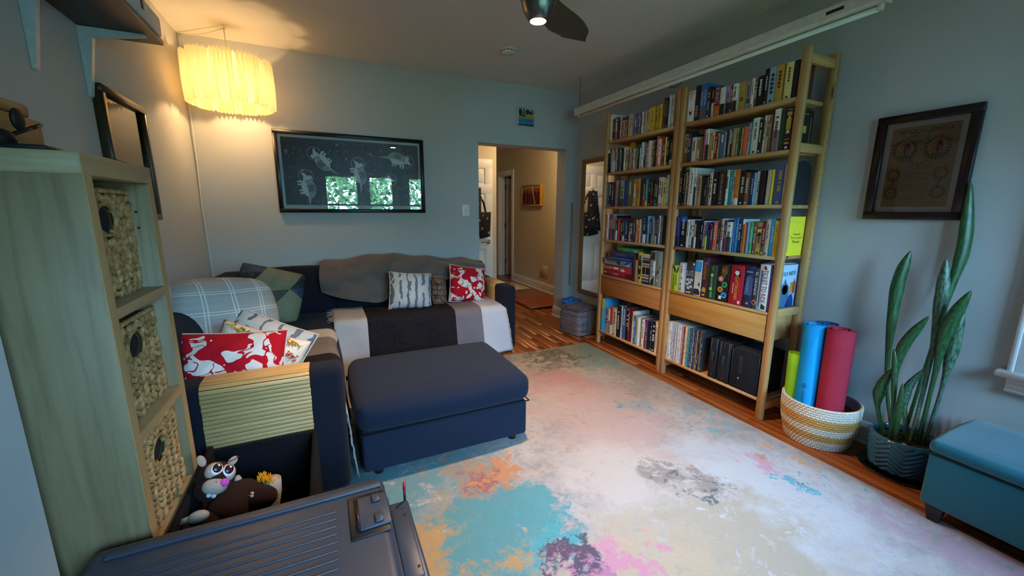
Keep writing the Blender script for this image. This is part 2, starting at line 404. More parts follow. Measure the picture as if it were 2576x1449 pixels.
# hall doors
BRASS = plain('b9a878', .25, 1, .05); NICKEL = plain('9c9a94', .3, 1, .05); BLACKM = plain('1a1a1a', .45)
def panel_door(name, o, ux, wd, ht, knob_side, face, n_):
    """six-panel door: o = hinge-bottom corner, ux = width direction, n_ = face normal toward the viewer"""
    O, U, n = Vector(o), Vector(ux), Vector(n_); root = D.objects.new(name, None); COL.objects.link(root); root.location = O; struct(root)
    def slab(nm, u0, u1, za, zb, d0, d1, bv, p=root):
        k = MB(); Mx = Matrix((U, n, Vector((0, 0, 1)))).transposed().to_4x4(); Mx.translation = O
        k.box((u0, d0, za), (u1, d1, zb), bv, 2, 0, Mx); return k.build(nm, DOORW, p)
    slab('slab', 0, wd, .008, ht, -.035, -.008, .002)
    st, rl = .11, (0.24, .80, .97, 1.60, 1.72, ht-.11)
    for u0, u1 in ((0, st), (wd/2-.05, wd/2+.05), (wd-st, wd)): slab('stile', u0, u1, .008, ht, -.008, 0, .002)
    for za, zb in ((.008, .24), (.82, .99), (1.58, 1.70), (ht-.12, ht)): slab('rail', 0, wd, za, zb, -.008, .0005, .002)
    for u0, u1 in ((st, wd/2-.05), (wd/2+.05, wd-st)):
        for za, zb in ((.24, .82), (.99, 1.58), (1.70, ht-.12)): slab('panel', u0+.025, u1-.025, za+.025, zb-.025, -.012, -.002, .009)
    ku = wd-.07 if knob_side else .07
    C = O+U*ku+Vector((0, 0, .92)); k = MB()
    k.tube([C, C+n*.012], .03, 16); k.tube([C+n*.012, C+n*.05], .011, 10)
    s = -1 if knob_side else 1
    k.tube([C+n*.05+U*s*q*.11+Vector((0, 0, .006*math.sin(q*5))) for q in (0, .2, .5, .8, 1)], [.012, .011, .009, .009, .007], 10)
    k.build('lever_handle', BRASS, root); return root
panel_door('door_1', (-1.13, 3.735, 0), (1, 0, 0), .77, 2.03, True, None, (0, -1, 0))
# far hall doorway: casing and open door
tr = struct(MB().build('trim_1', TRIM)) if False else D.objects.new('trim_1', None)
COL.objects.link(tr); tr.location = (HX1, 5.9, 0); struct(tr)
bx('casing', (HX1-.02, 5.53, 0), (HX1, 5.62, 2.12), TRIM, tr, .004); bx('casing', (HX1-.02, 6.22, 0), (HX1, 6.31, 2.12), TRIM, tr, .004)
bx('head_casing', (HX1-.021, 5.62, 2.03), (HX1, 6.22, 2.121), TRIM, tr, .004)
bx('jamb', (HX1, 6.215, 0), (HX1+.12, 6.24, 2.04), TRIM, tr, .002); bx('jamb', (HX1, 5.60, 0), (HX1+.12, 5.62, 2.04), TRIM, tr, .002); bx('head_jamb', (HX1, 5.62, 2.02), (HX1+.12, 6.215, 2.04), TRIM, tr, .002)
d2 = panel_door('door_2', (HX1+.135, 6.20, 0), (.96, -.28, 0), .6, 2.0, True, None, (-.28, -.96, 0))
for z in (.25, 1.0, 1.78): bx('hinge', (HX1+.115, 6.19, z), (HX1+.135, 6.214, z+.09), BLACKM, tr)
# flush access panel on the hall wall
struct(bx('trim_2', (HX1-.006, 4.21, .235), (HX1, 4.48, .445), HALLP, None, .003, 1))
# ceiling light of the hall
t = thing('hall_ceiling_light', 'small round glass ceiling light in the hall', 'light', (.2, 3.3, 2.46))
k = MB(); k.lathe([(.13, 0), (.13, -.02), (.115, -.025)], (.2, 3.3, 2.46), 24); k.build('rim', NICKEL, t)
k = MB(); k.lathe([(.115, -.022), (.10, -.06), (.06, -.085), (.005, -.092)], (.2, 3.3, 2.46), 24); k.build('diffuser', emis((1, .72, .42), 6, 'mat_hall_glow'), t)
HALL_W = 19
l = D.lights.new('hall_light', 'POINT'); l.energy = HALL_W; l.color = (1, .66, .32); l.shadow_soft_size = .09
o = D.objects.new('hall_light', l); COL.objects.link(o); o.location = (.2, 3.3, 2.32)
# wood strip on the wall beside the doorway (door-height rule), light switch
st = tag(bx('measuring_stick', (.236, YB-.008, .43), (.262, YB, 1.44), wood('a98a5c', 'b4966a', '8a6a40', 'Z'), None, .001, 1), 'narrow pale wooden stick mounted upright beside the doorway', 'stick')
t = thing('light_switch', 'white rocker light switch left of the doorway', 'switch', (-1.10, YB, 1.35))
bx('wall_plate', (-1.142, YB-.006, 1.292), (-1.062, YB, 1.411), TRIM, t, .003, 2); bx('rocker', (-1.117, YB-.011, 1.32), (-1.087, YB-.005, 1.384), plain('d4d4d0', .35), t, .003, 2)

# ================================================================ pine bookcases
PV = wood('b98a54', 'c89a64', '9c6c38', 'Z', 50, .5, 0, True); PH = wood('b98a54', 'c89a64', '9c6c38', 'Y', 50, .5, 0, True); PX = wood('bc8e58', 'ca9e68', 'a2723e', 'X', 50, .5)
DRW = wood('a5652f', 'b5763c', '7e4418', 'Y', 22, .5, 0, True); DRW2 = wood('b8833f', 'c59350', '9a6529', 'Y', 22, .5)
HOLE = plain('2a190c', .8)
SZ = (2.0, 1.712, 1.394, 1.078, .725, .145); DEP = .30; H_ = 2.26; PWD = .044
def bookcase(y0, label, drw):
    """open pine shelving unit: near side at y0, .89 wide, front at x=0"""
    t = thing('bookcase', label, 'bookcase', (DEP/2, y0+.445, 0))
    for ya in (y0, y0+.89-PWD):
        for xa in (0, DEP-.034):
            p = bx('post', (xa, ya, 0), (xa+.034, ya+PWD, H_), PV, t, .004, 1)
            if ya == y0:      # rows of peg holes on the faces that show
                k = MB(); xs = (xa+.010, xa+.024)
                if xa > .1:
                    for q in range(33):
                        for x_ in xs:
                            k.tube([(x_, ya-.0006, .10+q*.064), (x_, ya+.001, .10+q*.064)], .0028, 6)
                    h = k.build('peg_holes', HOLE, p); stuff(h)
                else: k.bm.free()
        for z in (.09, .72, 1.72, 2.20):
            bx('crossbar', (.034, ya+.006, z-.025), (DEP-.034, ya+PWD-.006, z+.027), PX, t, .003, 1)
    for i, z in enumerate(SZ):
        if i == 4: continue
        bx('shelf', (.002, y0+PWD+.001, z-.022), (DEP-.004, y0+.89-PWD-.001, z), PH, t, .002, 1)
    # drawer unit
    d = bx('drawer_box', (.012, y0+PWD+.002, .525), (DEP-.01, y0+.89-PWD-.002, .725), PH, t, .002, 1)
    f = bx('drawer_front', (.0, y0+PWD+.006, .528), (.014, y0+.89-PWD-.006, .700), drw, t, .003, 1)
    bx('top_lip', (-.004, y0+PWD+.002, .705), (.014, y0+.89-PWD-.002, .7245), PH, t, .003, 1)
    # diagonal steel brace at the back
    k = MB(); k.tube([(DEP-.006, y0+.05, .78), (DEP-.006, y0+.84, 1.10)], .004, 6); k.tube([(DEP-.006, y0+.84, .78), (DEP-.006, y0+.05, 1.10)], .004, 6)
    k.build('cross_brace', BLACKM, t)
    return t
bookcase(0.0, 'tall open pine bookcase nearer the window, vinyl records on its lowest shelf', DRW2)
bookcase(.89, 'tall open pine bookcase beside the wall mirror, boxed games stacked on it', DRW)
PAL = dict(zip(('white cream beige tan brown|dark brown|black charcoal grey|pale grey|navy|deep blue|blue|sky blue|light blue|pale blue|steel blue|slate blue|indigo|teal|dark teal|aqua|mint white|dark green|green|grey green|olive|lime|yellow|bright yellow|pale yellow|mustard|gold|ochre|orange|bright orange|brick red|red|crimson|dark red|maroon|salmon|coral|pink|dusty pink|mauve|lilac|purple').replace('white cream beige tan brown', 'white|cream|beige|tan|brown').replace('black charcoal grey', 'black|charcoal|grey').split('|'),
 'e2e2da d6ccb2 c0b49c b49466 7a5236 3a2620 17161a 3a3c40 8a8c8e bcbfbe 1e2a4e 17407e 2468b0 2ea4dc 7fb4d0 a9cbe0 3f6a8c 4a5a86 3a3a82 1f8a94 1d4450 9fd6d2 cfe0d4 1e4230 3fa05a 8f9c8a 66663a b6cc2a e0b83a f0dc30 ddd28a c09a20 b8963a c8902e cc6c28 f07820 b04a34 c03030 b01830 7c1c24 54202a cc8468 e0685a d86a98 b48c88 8a6a7c a888b4 5a3470'.split()))
def cmat(name): return plain(PAL[name], .5, 0, .06, 30)
PAGES = N('mat_pages', .9); _c = PAGES.co('Object', (40, 900, 1)); PAGES.base(PAGES.mix(PAGES.noise(_c, 1, 2), 'cfc6ae', 'a89d84')); PAGES = PAGES.m
LIGHT = {'white', 'cream', 'beige', 'tan', 'pale grey', 'pale blue', 'aqua', 'mint white', 'yellow', 'bright yellow', 'pale yellow', 'lime', 'light blue', 'salmon', 'dusty pink', 'grey green', 'gold', 'ochre', 'mustard', 'lilac', 'grey'}
ORD = ['', 'first', 'second', 'third', 'fourth', 'fifth', 'sixth', 'seventh', 'eighth', 'ninth', 'tenth', 'eleventh', 'twelfth', 'thirteenth', 'fourteenth', 'fifteenth', 'sixteenth', 'seventeenth', 'eighteenth', 'nineteenth', 'twentieth']
def ordw(i):
    if i <= 20: return ORD[i]
    t_, u = divmod(i, 10); tens = {2: 'twenty', 3: 'thirty', 4: 'forty'}[t_]
    return {2: 'twentieth', 3: 'thirtieth', 4: 'fortieth'}[t_] if u == 0 else tens+'-'+ORD[u]
def book(y, w_, h, z, col, col2, frac, label, group, dep, xf, titled=False):
    """upright book: spine toward the room at x=xf, from y down to y-w_"""
    k = MB(); c = min(.0025, w_*.2); ya = y-w_+.0003; yb = y-.0003
    k.box((xf+.003, ya, z), (xf+dep, ya+c, z+h)); k.box((xf+.003, yb-c, z), (xf+dep, yb, z+h))
    # rounded spine
    r_ = min(.004, w_*.22); pts = [(xf+r_, ya), (xf+r_*.3, ya+w_*.12), (xf, ya+w_*.32), (xf, yb-w_*.32), (xf+r_*.3, yb-w_*.12), (xf+r_, yb), (xf+r_+.003, yb), (xf+r_+.003, ya)]
    k.poly([(p, q, z) for p, q in pts], (0, 0, h))
    mats = [cmat(col)]
    if col2:
        mats.append(cmat(col2)); za, zb = (z+.0005, z+h*frac) if frac > 0 else (z+h*(1+frac), z+h-.0005)
        k.poly([(p-.0005 if p < xf+r_*.9 else p, q, za) for p, q in pts[:6]]+[(xf+r_+.001, yb, za), (xf+r_+.001, ya, za)], (0, 0, zb-za), 1)
    if not titled and w_ > .009:      # worn foil bands / blocked print, too small to read
        ink = 'dark brown' if (col in LIGHT) else random.choice(('pale grey', 'cream', 'gold', 'white'))
        if random.random() < .85:
            mats.append(cmat(ink)); mi = len(mats)-1; ym = (ya+yb)/2; s_ = w_*random.choice((.13, .18, .22))
            z1 = z+h*random.uniform(.8, .92); n_ = random.randint(5, 12); st_ = h*random.uniform(.4, .6)/n_
            for q in range(n_):
                if random.random() < .15: continue
                k.box((xf-.0006, ym-s_, z1-q*st_-st_*.72), (xf+.0012, ym+s_*random.uniform(.6, 1), z1-q*st_), 0, 1, mi)
            if random.random() < .5: k.box((xf-.0006, ym-w_*.16, z+.008), (xf+.0012, ym+w_*.16, z+.02), 0, 1, mi)
    o = tag(k.build('book', mats), label, 'book', group)
    pg = bx('page_block', (xf+r_+.003, ya+c, z+.002), (xf+dep-.004, yb-c, z+h-.004), PAGES, o)
    return o
BOOKS = '''L1:1.7305,42.0,235,white;1.6873,32.1,186,dark green;1.6541,37.7,197,brick red;1.6153,27.2,192,navy;1.587,17.0,200,cream;1.5689,15.2,186,olive;1.5526,35.4,152,salmon;1.5167,24.3,154,light blue;1.4913,17.8,182,charcoal;1.4725,22.2,184,yellow;1.4493,28.6,189,beige;1.4197,11.6,181,dusty pink;1.4076,34.4,179,blue;1.3717,26.0,167,dark red;1.3447,17.5,172,pale grey;1.3267,13.5,170,maroon,dark green,0.45;1.3128,25.7,173,white;1.2861,16.5,168,pale grey;1.2687,16.8,172,beige;1.2515,17.6,181,tan,yellow,0.5;1.233,21.9,188,pale yellow;1.2102,14.5,187,yellow;1.1948,21.5,192,yellow;1.1729,17.7,191,mustard;1.1543,17.5,191,yellow;1.1363,17.4,191,yellow;1.1181,16.8,191,mustard;1.1004,21.7,192,yellow;1.0607,25.3,228,maroon;1.0345,14.4,225,black;1.0189,22.3,238,mint white;0.9954,21.2,235,white;0.9693,13.1,231,cream
L2:1.7414,34.2,211,black,white,-0.15;1.7055,26.0,211,dark teal;1.6783,14.6,208,cream;1.6626,30.6,209,red,cream,0.5;1.6302,27.3,208,light blue;1.6012,23.1,210,black;1.5764,22.8,201,grey;1.5525,20.9,200,dark green;1.5306,21.8,203,navy;1.5072,20.4,204,mint white;1.4857,17.6,200,yellow;1.4676,17.4,177,dusty pink;1.4496,14.1,167,maroon;1.435,14.6,165,dusty pink;1.4194,15.5,178,tan;1.4029,14.8,179,maroon;1.3876,15.7,177,pale grey;1.3713,26.1,177,tan;1.3432,24.3,181,dark green;1.3185,10.8,173,black;1.3067,11.7,176,pale grey;1.2936,29.9,216,white;1.2632,26.6,212,teal,navy,0.5;1.2362,11.7,203,grey;1.2235,16.8,201,coral;1.2053,37.2,216,cream;1.1677,21.7,213,cream;1.1451,21.0,204,dark brown;1.1232,27.8,239,orange;1.0946,29.5,214,white;1.0642,18.0,209,red;1.0458,20.3,206,dark red;1.0247,15.1,217,bright yellow;1.0088,27.7,217,black;0.9806,29.7,199,dark green,white,0.2
L3:1.7531,55.1,231,steel blue;1.6943,41.9,228,black;1.6519,31.7,223,maroon;1.6195,24.9,239,mauve;1.5934,24.1,238,dusty pink,grey,0.3;1.5682,28.3,196,charcoal;1.5388,54.3,234,grey green,charcoal,0.3;1.4834,56.6,231,deep blue;1.4262,53.5,235,olive;1.3706,52.6,234,orange,tan,0.5;1.3165,36.9,236,gold;1.2776,34.3,230,dark brown;1.2424,34.6,228,navy,red,0.35;1.2063,26.5,225,teal,lime,0.2;1.1789,26.6,221,black;1.1514,34.4,215,dark brown,dark red,0.25;1.1161,27.5,212,dark brown,teal,0.25;1.0882,20.9,213,black;1.066,34.2,230,white;1.0309,26.3,227,cream;1.0042,28.0,214,yellow;0.975,25.5,242,aqua
L4:1.7403,28.2,241,red;1.7108,30.9,242,white;1.6788,29.8,242,crimson;1.6477,27.6,242,blue;1.6195,9.5,242,light blue;1.6088,22.4,231,salmon,navy,0.45;1.5852,22.2,228,cream;1.5625,22.5,231,black,white,0.4;1.5376,27.9,207,red;1.5091,32.6,200,navy;1.4754,33.2,198,dark teal,cream,0.25;1.4412,46.1,202,navy;1.394,27.7,197,maroon,cream,0.45;1.3642,28.3,196,dark brown;1.3348,10.4,201,gold;1.3239,18.0,196,maroon;1.3049,25.5,199,cream;1.2784,33.1,200,bright orange;1.2442,7.9,206,cream;1.2358,28.0,208,brown;1.2068,39.2,231,navy,white,0.33;1.1667,24.7,232,light blue;1.1405,24.4,208,navy;1.1147,20.4,223,light blue,yellow,0.25;1.0939,19.2,209,grey;1.0737,27.2,238,charcoal,cream,0.3;1.0461,20.6,238,deep blue;1.0251,11.5,239,white;1.0127,22.4,239,olive;0.9891,37.5,236,black
L6:1.7199,54.4,332,sky blue,yellow,-0.25;1.6643,48.0,257,grey;1.615,33.3,254,grey,white,-0.5;1.5798,39.5,271,red,cream,0.35;1.539,60.4,271,beige;1.4757,44.2,312,black;1.4304,24.3,313,pale blue;1.4049,46.1,319,slate blue;1.3571,38.5,363,black;1.3174,19.8,326,dark red;1.2965,22.9,330,maroon;1.2721,25.3,298,white,yellow,-0.3;1.2457,25.5,267,blue;1.2192,27.8,269,grey green;1.1904,27.4,260,white;1.1619,15.8,259,brown;1.1446,32.3,255,white;1.1113,17.9,260,purple;1.0919,23.2,261,purple,brown,0.45;1.0677,25.8,263,black;1.041,23.1,270,navy;1.017,38.3,272,black;0.9764,28.3,278,cream
R1:0.8385,68.5,218,white;0.7689,42.5,240,black;0.7254,58.7,239,blue;0.6646,30.2,206,dark brown;0.6332,24.2,192,black,pale grey,0.5;0.6077,48.1,192,dark red,orange,0.35;0.5584,40.9,176,mint white,black,0.4;0.5163,31.9,172,lilac,black,0.4;0.4835,20.2,170,purple,black,0.35;0.4621,34.7,174,white,dark brown,0.4;0.4254,45.7,174,gold;0.3786,41.1,171,grey;0.3351,21.9,173,white;0.3126,15.9,167,brown;0.2952,37.3,175,black;0.2574,28.4,207,black;0.2282,43.9,205,light blue;0.1795,43.6,203,gold;0.1304,43.6,203,pale yellow;0.0855,29.0,203,black;0.0541,8.4,201,maroon
R2:0.8395,43.4,210,tan,brown,0.35;0.795,28.2,207,navy;0.7658,41.9,175,cream;0.7228,33.2,171,cream;0.6886,24.7,168,brown;0.6632,19.3,213,pink;0.6429,31.0,212,white,black,0.5;0.6112,17.7,182,orange;0.5928,22.0,179,pale yellow;0.5699,24.2,184,dark red;0.545,14.2,172,tan;0.5302,37.2,180,steel blue;0.4921,9.1,171,pale grey;0.4821,16.6,178,black;0.4645,16.4,180,cream;0.4472,13.9,177,teal,black,0.5;0.4324,26.2,182,tan;0.4056,16.7,181,mint white;0.3881,13.9,175,dark green;0.3736,13.2,174,mustard;0.3596,33.2,180,coral;0.3255,13.6,197,pale blue;0.3114,10.8,199,teal;0.2992,45.2,219,mint white;0.2527,25.8,203,black;0.2262,15.7,222,cream;0.2099,17.8,221,cream;0.1914,17.1,212,brown;0.1667,37.9,245,white,mauve,0.5;0.1279,33.6,237,dark green;0.0927,43.5,240,black
R3:0.8439,26.0,260,black;0.8172,26.7,261,black;0.7867,14.3,249,tan;0.772,10.5,242,charcoal;0.7611,22.6,277,cream;0.7382,22.3,276,white;0.7155,17.3,273,white,black,0.5;0.6975,17.1,227,cream;0.6796,14.1,226,dusty pink;0.6651,16.8,215,tan;0.6469,26.6,212,black;0.6197,19.7,200,black;0.5992,13.1,202,grey;0.5854,9.0,201,navy;0.5754,25.8,227,beige;0.5476,35.6,227,black;0.5047,54.5,235,dark brown;0.444,19.2,234,mint white;0.4236,26.1,228,teal;0.3972,18.0,230,cream;0.3785,33.7,232,orange,white,0.2;0.344,38.8,226,black;0.304,28.0,207,brown;0.2755,29.3,194,deep blue;0.2456,10.2,203,light blue;0.2346,24.3,210,white;0.2098,38.3,210,black;0.1674,37.4,211,cream;0.1293,6.7,212,bright yellow;0.1172,59.3,240,slate blue;0.0572,7.7,235,white
R4:0.8402,29.9,233,indigo,black,0.35;0.8099,60.9,235,black,blue,-0.15;0.7448,26.8,213,white;0.7177,26.0,214,white;0.6913,20.5,208,white,charcoal,0.4;0.6701,21.7,209,black,white,0.4;0.6476,28.9,207,black;0.6181,19.0,217,black;0.5981,25.3,206,white;0.5714,18.4,197,indigo,lime,0.5;0.552,14.5,148,navy;0.5368,11.7,186,brick red;0.5244,16.3,170,dark brown;0.5072,31.0,199,coral;0.4755,15.5,191,dark brown,grey,0.25;0.4594,16.3,221,ochre;0.4422,18.9,226,pale blue;0.4227,20.2,215,dark red;0.4015,40.5,204,mint white,charcoal,0.5;0.3601,18.8,229,blue;0.3407,26.2,233,sky blue;0.3139,17.4,232,navy;0.2936,13.2,225,white;0.2796,18.7,191,orange;0.2561,21.7,210,light blue;0.2333,21.4,213,green;0.211,20.5,209,brown;0.1897,37.6,207,tan,yellow,0.2;0.1508,21.5,204,dark red,olive,0.28;0.1285,26.5,227,beige;0.101,22.8,229,sky blue;0.0772,34.3,221,yellow'''
SHELFNAME = {'1': 'top', '2': 'second', '3': 'third', '4': 'fourth', '6': 'lowest'}
TITLES = {  # (shelf, index): [(text, height position 0..1, size along, size across, colour, horizontal?)]
 ('R1', 1): [('KING', .93, .05, .018, 'crimson', 1), ('IT', .80, .022, .03, 'black', 1)],
 ('R1', 2): [('KING', .28, .07, .022, 'bright yellow', 0)],
 ('R1', 3): [('A STORM OF', .62, .10, .014, 'white', 0, .013), ('SWORDS', .60, .09, .016, 'white', 0, -.013)],
 ('R1', 6): [('KING', .70, .10, .030, 'pale grey', 0)],
 ('R1', 5): [('KING', .78, .05, .014, 'pale grey', 0)],
 ('R3', 17): [('EDGAR ALLAN POE', .52, .175, .014, 'pale grey', 0)],
 ('R3', 28): [('POWERS', .36, .095, .02, 'white', 0)],
 ('R3', 31): [('LITERATURE', .55, .15, .022, 'pale grey', 0)],
 ('R4', 31): [('JUST RIDE', .60, .095, .013, 'white', 0)],
 ('R4', 32): [('Complete Do-it-yourself Manual', .50, .18, .013, 'black', 0)],
 ('L6', 23): [('Alice Childress', .5, .19, .018, 'dark brown', 0)],
}
TITLES = {k_: v for k_, v in TITLES.items()}
BK = {}
for line in BOOKS.strip().splitlines():
    key, rest = line.split(':'); case = 'left' if key[0] == 'L' else 'right'; z = SZ[int(key[1])-1]
    lo, hi = (.936, 1.735) if key[0] == 'L' else (.046, .844)
    for i, rec in enumerate(rest.split(';')):
        p = rec.split(','); y, w_, h = float(p[0]), float(p[1])/1000, int(p[2])/1000
        y1 = max(y-w_, lo); y = min(y, hi); w_ = max(.006, min(w_, y-y1)); col = p[3]; col2 = p[4] if len(p) > 4 else None; fr = float(p[5]) if len(p) > 5 else 0
        size = ('thin' if w_ < .017 else 'thick' if w_ > .036 else '')
        tall = 'tall' if h > .235 and key[1] != '6' else ('low' if h < .175 else '')
        words = ' '.join(q for q in (tall, size, col, ('and '+col2 if col2 and col2 != col else ''), 'book') if q)
        lab = '%s, %s from left on %s shelf of %s bookcase' % (words, ordw(i+1), SHELFNAME[key[1]], case)
        xf = .008+random.uniform(0, .014); dep = min(.26, max(.11, h*random.uniform(.62, .74)))
        o = book(y, w_, h, z, col, col2, fr, lab, 'books on the pine bookcases', dep, xf, (key, i+1) in TITLES)
        BK[(key, i+1)] = (o, y, w_, h, z, xf)
for (key, i), items in TITLES.items():
    o, y, w_, h, z, xf = BK[(key, i)]
    for it in items:
        s, zp, L_, A_, c_, hor = it[:6]; off = it[6] if len(it) > 6 else 0
        c = (xf-.0004, y-w_/2-off, z+h*zp); A_ = min(A_, w_*.62)
        if hor: text(s, c, (0, -1, 0), (0, 0, 1), min(L_, w_*.8), A_ if s != 'IT' else .03, cmat(c_), o, 'spine_title')
        else: text(s, c, (0, 0, -1), (0, -1, 0), min(L_, h*.8), A_, cmat(c_), o, 'spine_title')
# pictures on a few spines
def spine_patch(key, i, pts, col, nm='spine_emblem'):
    o, y, w_, h, z, xf = BK[(key, i)]; k = MB()
    k.poly([(xf-.0009, y-w_*(.5+u), z+h*v) for u, v in pts], (.0012, 0, 0)); return k.build(nm, cmat(col), o)
def disc(cu_, cv, ru, rv, n=12): return [(cu_+ru*math.cos(2*PI*q/n), cv+rv*math.sin(2*PI*q/n)) for q in range(n)]
spine_patch('R1', 1, [(-.25, .40), (-.1, .34), (.1, .34), (.25, .42), (.1, .26), (0, .22), (-.12, .27)], 'charcoal'); spine_patch('R1', 1, disc(0, .315, .10, .024), 'black')
spine_patch('R1', 3, [(-.3, .08), (.3, .08), (.3, .30), (-.3, .30)], 'brown', 'cover_picture'); spine_patch('R1', 11, disc(0, .4, .3, .09), 'brown'); spine_patch('R1', 12, disc(.05, .28, .3, .09), 'dark green')
for v in (.92, .36, .14):
    spine_patch('R3', 18, [(-.32, v-.03), (0, v+.03), (.32, v-.03), (.18, v+.045), (0, v+.06), (-.18, v+.045)], 'tan')
spine_patch('R3', 18, [(-.3, .47), (.3, .47), (.3, .82), (-.3, .82)], 'olive', 'title_block'); spine_patch('R3', 22, [(-.42, .205), (.42, .205), (.42, .34), (-.42, .34)], 'dark brown', 'title_block')
for q in range(6):
    for (a_, b_) in ((.93, .95), (.83, .90), (.48, .74), (.38, .41), (.22, .25), (.13, .16)):
        pass
for a_, b_ in ((.93, .95), (.80, .89), (.48, .74), (.40, .425), (.24, .26), (.14, .18)): spine_patch('R2', 31, [(-.3, a_), (.3, a_), (.3, b_), (-.3, b_)], 'gold', 'gilt_band')
spine_patch('R4', 28, [(-.35, .82), (.35, .82), (.35, .87), (-.35, .87)], 'crimson', 'sign'); spine_patch('R4', 28, [(-.35, .70), (.3, .72), (.3, .80), (-.35, .78)], 'bright yellow', 'sign'); spine_patch('R4', 28, [(-.35, .58), (.3, .60), (.3, .67), (-.35, .65)], 'black', 'sign')
spine_patch('R3', 31, [(-.32, .30), (.12, .38), (.28, .33), (-.2, .23)], 'pale grey', 'paper_tag'); spine_patch('R3', 31, [(-.12, .05), (.15, .05), (.22, .20), (-.02, .22)], 'yellow', 'emblem'); spine_patch('R3', 31, disc(0, .80, .16, .035), 'pale grey')
for i_, c_ in ((17, 'pale grey'),): spine_patch('R3', 17, disc(0, .07, .18, .018), c_)
# front cover of the yellow manual, seen through the end of the case
o, y, w_, h, z, xf = BK[('R4', 32)]
Y32 = y-w_
k = MB(); k.box((xf+.01, Y32-.0008, z+.001), (.262, Y32+.0006, z+.245)); cv = k.build('front_cover', cmat('bright yellow'), o)
for s_, zz in (('Complete', .135), ('Do-it-yourself', .112), ('Manual', .089)): text(s_, (.19, Y32-.001, z+zz), (1, 0, 0), (0, 0, 1), .105 if s_[0] == 'D' else .07, .018, cmat('black'), cv, 'cover_title')
for a_, b_ in (((.085, z+.03), (.115, z+.065)), ((.085, z+.075), (.115, z+.11)), ((.085, z+.12), (.115, z+.135))):
    k = MB()
    for (u0, v0, u1, v1) in ((a_[0], a_[1], b_[0], a_[1]+.002), (a_[0], b_[1]-.002, b_[0], b_[1]), (a_[0], a_[1], a_[0]+.002, b_[1]), (b_[0]-.002, a_[1], b_[0], b_[1])): k.box((u0, Y32-.0014, v0), (u1, Y32-.0006, v1))
    k.build('cover_drawing', cmat('black'), cv)
# ---------------------------------------------------------------- boxed games
GW = plain('e9e7e0', .45, var=.03); INK = {c_: plain(PAL[c_], .4, 0, .03) for c_ in PAL}
def gbox(y, w_, h, z, col, label, dep=.27, xf=.006, name='board_game_box'):
    """upright game box with a lid that stops short of the base"""
    t = thing(name, label, 'game box', (xf+dep/2, y-w_/2, z), 'boxed games on the bookcases')
    bx('box_lid', (xf, y-w_+.0006, z+.0), (xf+dep, y-.0006, z+h), INK[col], t, .002, 1)
    bx('lid_seam', (xf+.004, y-w_+.0002, z+.004), (xf+dep*.98, y-w_+.0008, z+h-.004), INK[col], t)
    return t, y, w_, h, z, xf
def gpatch(g, nm, pts, col, th=.0012):
    t, y, w_, h, z, xf = g; k = MB()
    k.poly([(xf-th, y-w_*u, z+h*v) for u, v in pts], (th+.0006, 0, 0)); return k.build(nm, INK[col] if isinstance(col, str) else col, t)
def rect(a_, b_, c_, d_): return [(a_, b_), (c_, b_), (c_, d_), (a_, d_)]
def gtext(g, s, u, v, L_, A_, col, hor=False, nm='title'):
    t, y, w_, h, z, xf = g; c = (xf-.0016, y-w_*u, z+h*v)
    if hor: text(s, c, (0, -1, 0), (0, 0, 1), L_, A_, INK[col], t, nm)
    else: text(s, c, (0, 0, -1), (0, -1, 0), L_, A_, INK[col], t, nm)
def gd(cu_, cv, r_, g, n=18): return [(cu_+r_/g[2]*math.cos(2*PI*q/n), cv+r_/g[3]*math.sin(2*PI*q/n)) for q in range(n)]
GAMES = {'G5L': [(1.2982, 30.2, 217, 'maroon'), (1.2654, 27.7, 196, 'tan'), (1.2357, 57.7, 273, 'yellow'), (1.175, 86.0, 278, 'black'), (1.0833, 58.5, 296, 'white'), (1.023, 71.3, 298, 'grey green')], 'G5R': [(0.844, 71.2, 206, 'lime'), (0.77, 65.7, 233, 'white'), (0.7027, 77.6, 252, 'charcoal'), (0.624, 63.3, 270, 'pale blue'), (0.5589, 50.0, 296, 'maroon'), (0.5072, 75.5, 253, 'dark green'), (0.4307, 91.0, 268, 'black'), (0.3317, 100.6, 270, 'crimson'), (0.2285, 64.3, 277, 'navy'), (0.1634, 32.0, 271, 'charcoal'), (0.1306, 67.2, 299, 'white'), (0.0611, 12.7, 298, 'purple')]}
zg = SZ[4]
glab = ['dark maroon game box upright beside the stack of boxes', 'narrow tan game box beside the yellow planet box', 'yellow game box with dark oval space picture on its side', 'black game box with wide bands of coloured stripes', 'white game box lettered in script beside the green bird box', 'grey-green game box with a small bird, at the post']
GL = [gbox(y, w_/1000, h/1000, zg, c_, l_) for (y, w_, h, c_), l_ in zip(GAMES['G5L'], glab)]
g = GL[2]; gpatch(g, 'oval_picture', [(.5+.36*math.cos(2*PI*q/24), (.5+.40*math.sin(2*PI*q/24))) for q in range(24)], 'dark brown'); gpatch(g, 'planet', gd(.5, .78, .017, g), 'steel blue', .0016); gpatch(g, 'star', [(.5, .58), (.62, .53), (.9, .52), (.64, .49), (.55, .43), (.42, .49), (.15, .51), (.4, .53)], 'pale grey', .0016); gpatch(g, 'emblem', rect(.35, .2, .65, .27), 'cream', .0016)
g = GL[3]
for i, (v0, v1, c_) in enumerate(((.88, .95, 'pale yellow'), (.83, .87, 'white'), (.75, .8, 'pink'), (.66, .74, 'charcoal'), (.61, .65, 'aqua'), (.56, .60, 'orange'), (.53, .555, 'cream'), (.27, .30, 'cream'), (.22, .26, 'orange'), (.17, .21, 'aqua'), (.125, .165, 'dark teal'), (.08, .12, 'lilac'), (.03, .07, 'charcoal'))): gpatch(g, 'stripe', rect(0.01, v0, .97, v1), c_)
gpatch(g, 'window_slot', rect(.42, .31, .52, .52), 'grey')
